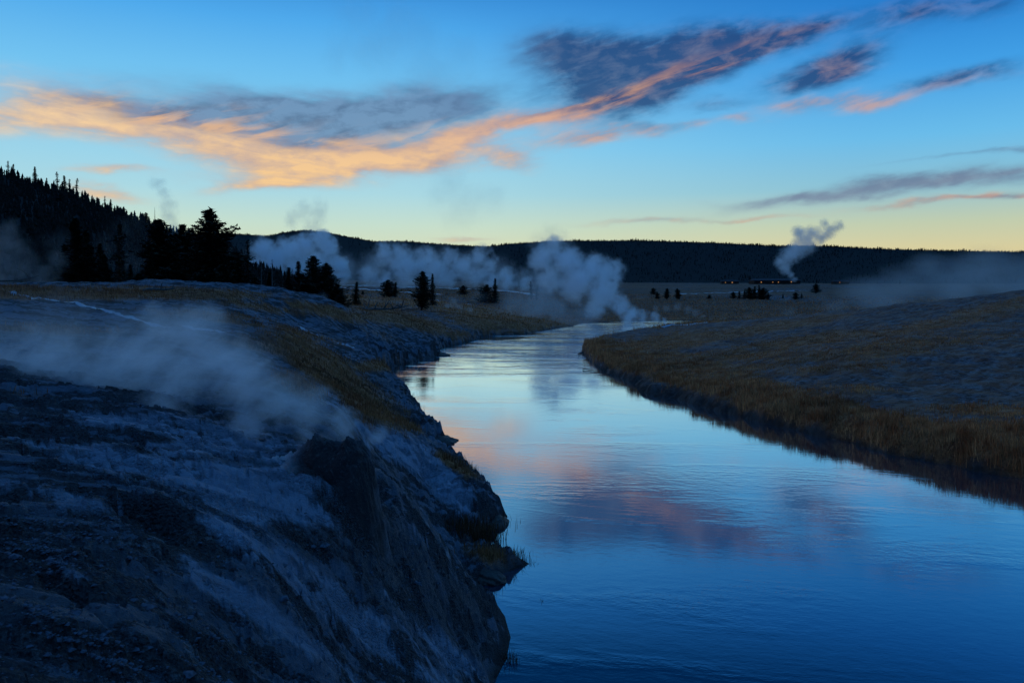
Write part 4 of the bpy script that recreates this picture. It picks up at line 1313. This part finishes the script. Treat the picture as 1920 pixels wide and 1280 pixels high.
def lodge(px, py, dd, w, h, lits, lb, rz=0.0):
    p = at_d(px, py, dd); z = gz(p[0], p[1])
    e = empty("lodge", (p[0], p[1], z), rz)
    mb = MB(); mb.box((0, 0, h * .3), (w, w * .4, h * .6)); mb.build("wall", M_WALL, e)
    rb = MB(); D = w * .24
    rb.v = [(-w / 2 - 1, -D, h * .6), (w / 2 + 1, -D, h * .6), (w / 2 + 1, D, h * .6), (-w / 2 - 1, D, h * .6), (-w / 2 + 2, 0, h), (w / 2 - 2, 0, h)]
    rb.f = [(0, 1, 5, 4), (2, 3, 4, 5), (1, 2, 5), (3, 0, 4), (0, 3, 2, 1)]
    rb.build("roof", M_ROOF, e)
    for (fx, fz, ww) in lits:
        wb = MB(); wb.box((fx * w, -w * .2 - .1, fz * h), (ww, .3, ww * .8)); wb.build("window", M_LIT, e)
    tag(e, lb, "building", "lodges at the foot of the ridge")


lodge(1452, 529, 1050, 60, 7, [(-.35, .3, 1.3), (-.1, .3, 1.0), (0.02, .3, 1.1), (.3, .36, 1.3)], "dark lodge with lit windows beside the far geyser's base")
lodge(1368, 530, 1050, 22, 5.5, [(-.3, .35, 1.0), (.1, .35, 1.4)], "small far lodge with two amber windows left of the geyser")
lodge(1575, 531, 1050, 20, 5.5, [(-.1, .4, 1.0)], "far lodge with a yellow window among trees right of the geyser")


# ---------------------------------------------------------------- steam
def steam(name, label, blobs, dist, dens, scale, color=(0.98, 0.992, 1), kind=None, warp=1.0, edge=(0.02, 0.55), squash=1.0, aniso=0.45, depthv=0.35, group=None, cat="steam", nk=2.0, flow=None):
    """blobs: (px, py, radius px[, distance]) -> one closed body filled with broken vapour"""
    S = []
    rd = random.Random(len(blobs) * 7 + int(blobs[0][0]))
    for bl in blobs:
        dd = bl[3] if len(bl) > 3 else dist
        r = bl[2] / F * dd
        p = at_d(bl[0], bl[1], dd + rd.uniform(-1, 1) * r * depthv)
        S.append((p, r))
    c0 = np.mean([p for p, r in S], axis=0)
    import bmesh
    bm = bmesh.new()
    for p, r in S:
        q = p - c0
        ret = bmesh.ops.create_icosphere(bm, subdivisions=3, radius=r * 1.22)
        for v in ret['verts']:
            v.co = (v.co.x + q[0], v.co.y + q[1], v.co.z * squash + q[2])
    me = bpy.data.meshes.new(name + "_m"); bm.to_mesh(me); bm.free()
    tmp = bpy.data.objects.new("tmp", me); C.objects.link(tmp)
    md = tmp.modifiers.new("r", 'REMESH'); md.mode = 'VOXEL'; md.voxel_size = min(r for p, r in S) * 0.4
    dg = bpy.context.evaluated_depsgraph_get()
    me2 = bpy.data.meshes.new_from_object(tmp.evaluated_get(dg)); me2.name = name
    bpy.data.objects.remove(tmp)
    m = bpy.data.materials.new(name); m.use_nodes = True
    t = NT(m.node_tree); t.n.clear()
    out = t.node("ShaderNodeOutputMaterial"); pv = t.node("ShaderNodeVolumePrincipled")
    t.put(out.inputs["Volume"], pv.outputs[0])
    P = t.node("ShaderNodeTexCoord").outputs["Object"]
    rm = np.median([r for p, r in S])
    P0 = P
    if flow: P = t.mapping(t.mapping(P, rot=(0, R(flow[0]), 0)), scale=(flow[1], 1, 1))
    wn = t.noise(P, 0.6 / rm * scale, 5, 0.6, out=1)
    Pw = t.vmath('ADD', P0, t.vmath('SCALE', t.vmath('SUBTRACT', wn, (.5, .5, .5)), s=rm * 1.3 * warp))
    acc = None; acc0 = None
    if squash != 1: P0 = t.vmath('MULTIPLY', P0, (1, 1, 1 / squash))
    if squash != 1: Pw = t.vmath('MULTIPLY', Pw, (1, 1, 1 / squash))
    for p, r in S:
        q = p - c0
        dd = t.vmath('DISTANCE', Pw, (q[0], q[1], q[2] / squash))
        f_ = t.math('MULTIPLY_ADD', dd, -1 / r, 1.0)
        if acc is None: acc = f_
        else:
            acc = t.math('SMOOTH_MAX', acc, f_, 0.25)
        f0 = t.math('MULTIPLY_ADD', t.vmath('DISTANCE', P0, (q[0], q[1], q[2] / squash)), -1 / r, 1.0)
        acc0 = f0 if acc0 is None else t.math('MAXIMUM', acc0, f0)
    nz_ = t.noise(P, 1.6 / rm * scale, 7, 0.72, 0.5)
    dv = t.math('ADD', acc, t.math('MULTIPLY', t.math('SUBTRACT', nz_, .53), nk))
    dv = t.math('MULTIPLY', t.mapr(dv, edge[0], edge[1], 0, 1, True), dens)
    # the body must fade out before its skin
    dv = t.math('MULTIPLY', dv, t.mapr(acc0, -0.18, 0.16, 0, 1, True))
    t.put(pv.inputs["Density"], dv)
    pv.inputs["Color"].default_value = (*color, 1)
    pv.inputs["Anisotropy"].default_value = aniso
    me2.materials.clear(); me2.materials.append(m)
    o = bpy.data.objects.new(name, me2); C.objects.link(o); o.location = c0
    tag(o, label, cat, group, kind)
    return o


GS = "steam plumes over the geyser basin"
steam("steam_plume", "large billowing plume drifting left off the far river bend",
      [(1246, 604, 9, 165), (1228, 598, 14, 165), (1205, 597, 19, 165), (1180, 588, 24, 168), (1160, 572, 26, 168), (1132, 548, 38, 170), (1142, 512, 36, 172), (1112, 505, 36, 172), (1082, 528, 46, 172),
       (1062, 488, 40, 172), (1018, 488, 34, 174), (1034, 466, 30, 176), (1120, 580, 26, 172), (1030, 522, 34, 175)], 170, 0.6, 1.1, group=GS, edge=(-.02, 0.9), nk=2.0, warp=1.3)
steam("steam_wisp", "faint vapour cap over the top of the large river plume",
      [(1030, 440, 28), (1050, 452, 30), (1010, 455, 28), (1045, 432, 20)], 176, 0.05, 1.0, group="thin wisps against the sky", edge=(-.1, 1.0), nk=1.5)
steam("thin_steam", "thin grey vapour under the large plume before the far bank",
      [(1000, 590, 46, 150), (1050, 592, 42, 150), (950, 596, 36, 150), (1100, 595, 38, 152), (1020, 555, 54, 160), (970, 560, 40, 160)], 150, 0.085, 1.0, kind="stuff", edge=(-.1, 1.0), nk=1.4)
steam("steam_plume", "bright steam column rising left before the rounded summit",
      [(640, 515, 20), (634, 492, 24), (620, 466, 26), (598, 448, 26), (572, 460, 30), (542, 472, 36), (512, 486, 36), (492, 465, 28), (560, 505, 30), (520, 512, 28), (485, 500, 28), (592, 490, 32), (600, 520, 22), (550, 520, 22), (470, 520, 24)], 420, 0.42, 1.2, group=GS, edge=(-.02, 1.0), nk=2.1, warp=1.5)
steam("steam_plume", "broad broken steam bank between the bright column and the river plume",
      [(690, 515, 24), (725, 478, 30), (760, 496, 36), (752, 472, 24), (795, 486, 32), (815, 505, 30), (845, 484, 26), (870, 498, 32), (903, 480, 27), (918, 498, 26), (895, 518, 26), (950, 524, 26), (985, 532, 22), (840, 520, 26), (760, 522, 26),
       (720, 522, 26), (800, 524, 24), (920, 526, 22)], 440, 0.24, 1.2, group=GS, edge=(-.04, 1.0), nk=2.2, warp=1.6)
steam("steam_plume", "narrow leaning geyser plume before the flat ridge on the right",
      [(1488, 523, 8), (1482, 514, 12), (1473, 503, 16), (1467, 491, 20), (1478, 480, 24), (1494, 468, 26), (1512, 457, 26), (1502, 444, 22), (1522, 438, 22), (1540, 446, 20), (1556, 434, 19), (1573, 424, 15), (1496, 434, 18), (1545, 420, 14)], 900, 0.14, 1.3, group=GS, edge=(.0, 1.0), nk=1.6, warp=.9)
steam("low_mist", "low mist bank drifting behind the right bank's skyline",
      [(1620, 548, 60, 230), (1700, 534, 75, 235), (1780, 525, 85, 240), (1860, 515, 90, 240), (1940, 520, 90, 235), (2030, 520, 90, 230), (1740, 500, 50, 245), (1850, 485, 55, 245), (1660, 570, 60, 200), (1560, 575, 36, 200),
       (1780, 560, 50, 200), (1900, 550, 60, 200), (1470, 582, 24, 200), (1400, 590, 22, 190)], 230, 0.035, 1.2, kind="stuff", edge=(-.2, 1.1), squash=.6, nk=1.1, flow=(-8, .4))
steam("steam_wisp", "thin dark wisp against the sky left of the tallest pine",
      [(318, 405, 22), (315, 385, 22), (308, 365, 20), (295, 345, 20), (325, 425, 22)], 300, 0.075, 1.0, group="thin wisps against the sky", edge=(0, .8))
steam("steam_wisp", "thin wisp rising from the top of the bright column",
      [(590, 425, 26), (596, 400, 26), (600, 382, 20), (570, 395, 26), (550, 410, 24)], 420, 0.05, 1.0, group="thin wisps against the sky", edge=(0, .9))
steam("steam_wisp", "broad faint veil high over the middle steam bank",
      [(840, 350, 60), (880, 380, 55), (820, 310, 50), (920, 370, 45), (860, 400, 45), (1035, 438, 26)], 430, 0.010, 1.0, group="thin wisps against the sky", edge=(0, 1.0))
steam("steam_wisp", "faint grey veil at the very top of the sky",
      [(660, 40, 70), (700, 90, 80), (760, 60, 90), (800, 130, 80), (640, 100, 50), (860, 110, 60)], 300, 0.011, 1.0, group="thin wisps against the sky", edge=(0, 1.0))
steam("ground_steam", "thin blue steam sweeping over the near crust behind the cone",
      [(700, 812, 30, 11.5), (640, 795, 44, 11.5), (580, 770, 60, 11.5), (520, 745, 70, 11.5), (455, 715, 80, 11.5), (400, 670, 80, 12), (360, 625, 66, 12), (400, 600, 40, 12.5), (300, 612, 50, 12.5), (330, 700, 85, 12), (250, 680, 90, 12), (190, 720, 95, 12),
       (100, 690, 100, 12), (20, 720, 100, 12), (-80, 700, 120, 12), (300, 765, 60, 11), (470, 790, 50, 10.8), (570, 818, 30, 10.6)], 12, 2.1, 1.3, kind="stuff", edge=(-.12, 1.15), depthv=.2, nk=2.6, flow=(24, .5))
steam("ground_steam", "fainter steam veil spreading above the near crust up to the terrace",
      [(560, 750, 60, 13), (480, 700, 80, 14), (400, 650, 80, 15), (330, 640, 80, 15), (250, 650, 95, 15), (120, 640, 110, 15), (0, 660, 120, 15), (-120, 660, 120, 15), (350, 600, 50, 15.5), (650, 790, 36, 13)], 14, 0.34, 1.2, kind="stuff", edge=(-.25, 1.2), depthv=.2, nk=2.0, flow=(24, .5))
steam("basin_steam", "thin bright steam sheet joining the plumes along the geyser basin floor",
      [(470, 500, 36), (520, 500, 44), (580, 495, 44), (640, 505, 40), (700, 505, 40), (760, 500, 44), (820, 500, 44), (880, 505, 40), (940, 512, 36), (985, 522, 28)], 470, 0.045, 1.6, kind="stuff", edge=(-.2, 1.1), nk=1.8)
steam("mist_patch", "blue mist rising at the left edge before the dark spruce",
      [(-40, 470, 70), (20, 460, 44), (40, 500, 40), (80, 520, 40), (-20, 520, 60), (110, 490, 26), (20, 430, 26)], 70, 0.09, 1.0, kind="stuff", edge=(-.1, .9))
steam("mist_patch", "dim mist hanging between the hill and the grove",
      [(230, 440, 40), (260, 420, 30), (200, 470, 45), (290, 460, 40), (120, 470, 50), (250, 490, 50), (430, 480, 30)], 190, 0.008, 1.0, kind="stuff", edge=(-.1, .9))
steam("steam_plume", "small low steam puff right of the leaning pine",
      [(880, 582, 9), (860, 576, 13), (840, 578, 14), (815, 580, 13), (850, 566, 12), (790, 583, 10)], 140, 0.16, 1.0, group=GS)
steam("steam_plume", "tiny steam puff on the meadow right of the river bend",
      [(1318, 593, 8), (1305, 586, 11), (1290, 579, 12), (1270, 576, 12), (1250, 578, 10), (1230, 580, 10)], 190, 0.09, 1.0, group=GS)
steam("steam_plume", "small steam wisp over the far eroded bank",
      [(690, 600, 14), (670, 590, 12), (650, 582, 12), (605, 556, 14), (610, 572, 12)], 82, 0.12, 1.0, group=GS, edge=(0, .8))

steam("low_mist", "faint low steam drifting over the meadow beside the leaning pine",
      [(700, 560, 24), (740, 570, 24), (800, 575, 18), (850, 560, 24), (900, 556, 24), (950, 565, 26), (640, 575, 20), (930, 580, 20)], 140, 0.035, 1.0, kind="stuff", edge=(-.2, 1.1), squash=.7, nk=1.3, flow=(0, .5))
steam("low_mist", "faint low steam streaks across the far right plain",
      [(1200, 560, 22), (1260, 566, 20), (1330, 572, 20), (1400, 570, 22), (1470, 565, 24), (1540, 560, 28)], 330, 0.012, 1.0, kind="stuff", edge=(-.2, 1.1), squash=.5, nk=1.3, flow=(0, .4))
# dark shrubs over the valley floor
SHR = [(680, 556, 240, "left of the misty bush, alone on the meadow"), (868, 545, 300, "on the pale flats under the steam bank"),
       (1225, 545, 420, "behind the two round pines on the plain"),
       (1330, 556, 350, "halfway between the two round pines and the dark copse"), 
       (1530, 545, 450, "right of the copse under the geyser plume"), 
       ]
for i, (px, py, dd, lb) in enumerate(SHR):
    p_ = at_d(px, py, dd)
    tree('bushy', i, p_[0], p_[1], dd * (.005 + .0035 * ((i * 5) % 3)), "dark shrub " + lb, "dark shrubs on the valley floor", None, 1.9 + .3 * (i % 2), "shrub")
# ---------------------------------------------------------------- render settings
scn.render.engine = 'CYCLES'
cy = scn.cycles
cy.max_bounces = 14; cy.diffuse_bounces = 2; cy.glossy_bounces = 2; cy.transparent_max_bounces = 12; cy.transmission_bounces = 2
cy.volume_bounces = 12
cy.volume_step_rate = 0.35
cy.volume_max_steps = 192
cy.use_denoising = True
try:
    cy.denoiser = 'OPENIMAGEDENOISE'; cy.denoising_input_passes = 'RGB_ALBEDO_NORMAL'
except Exception:
    pass
cy.sample_clamp_indirect = 4
scn.view_settings.view_transform = 'Standard'
scn.view_settings.look = 'None'
scn.view_settings.exposure = 0
scn.view_settings.gamma = 1
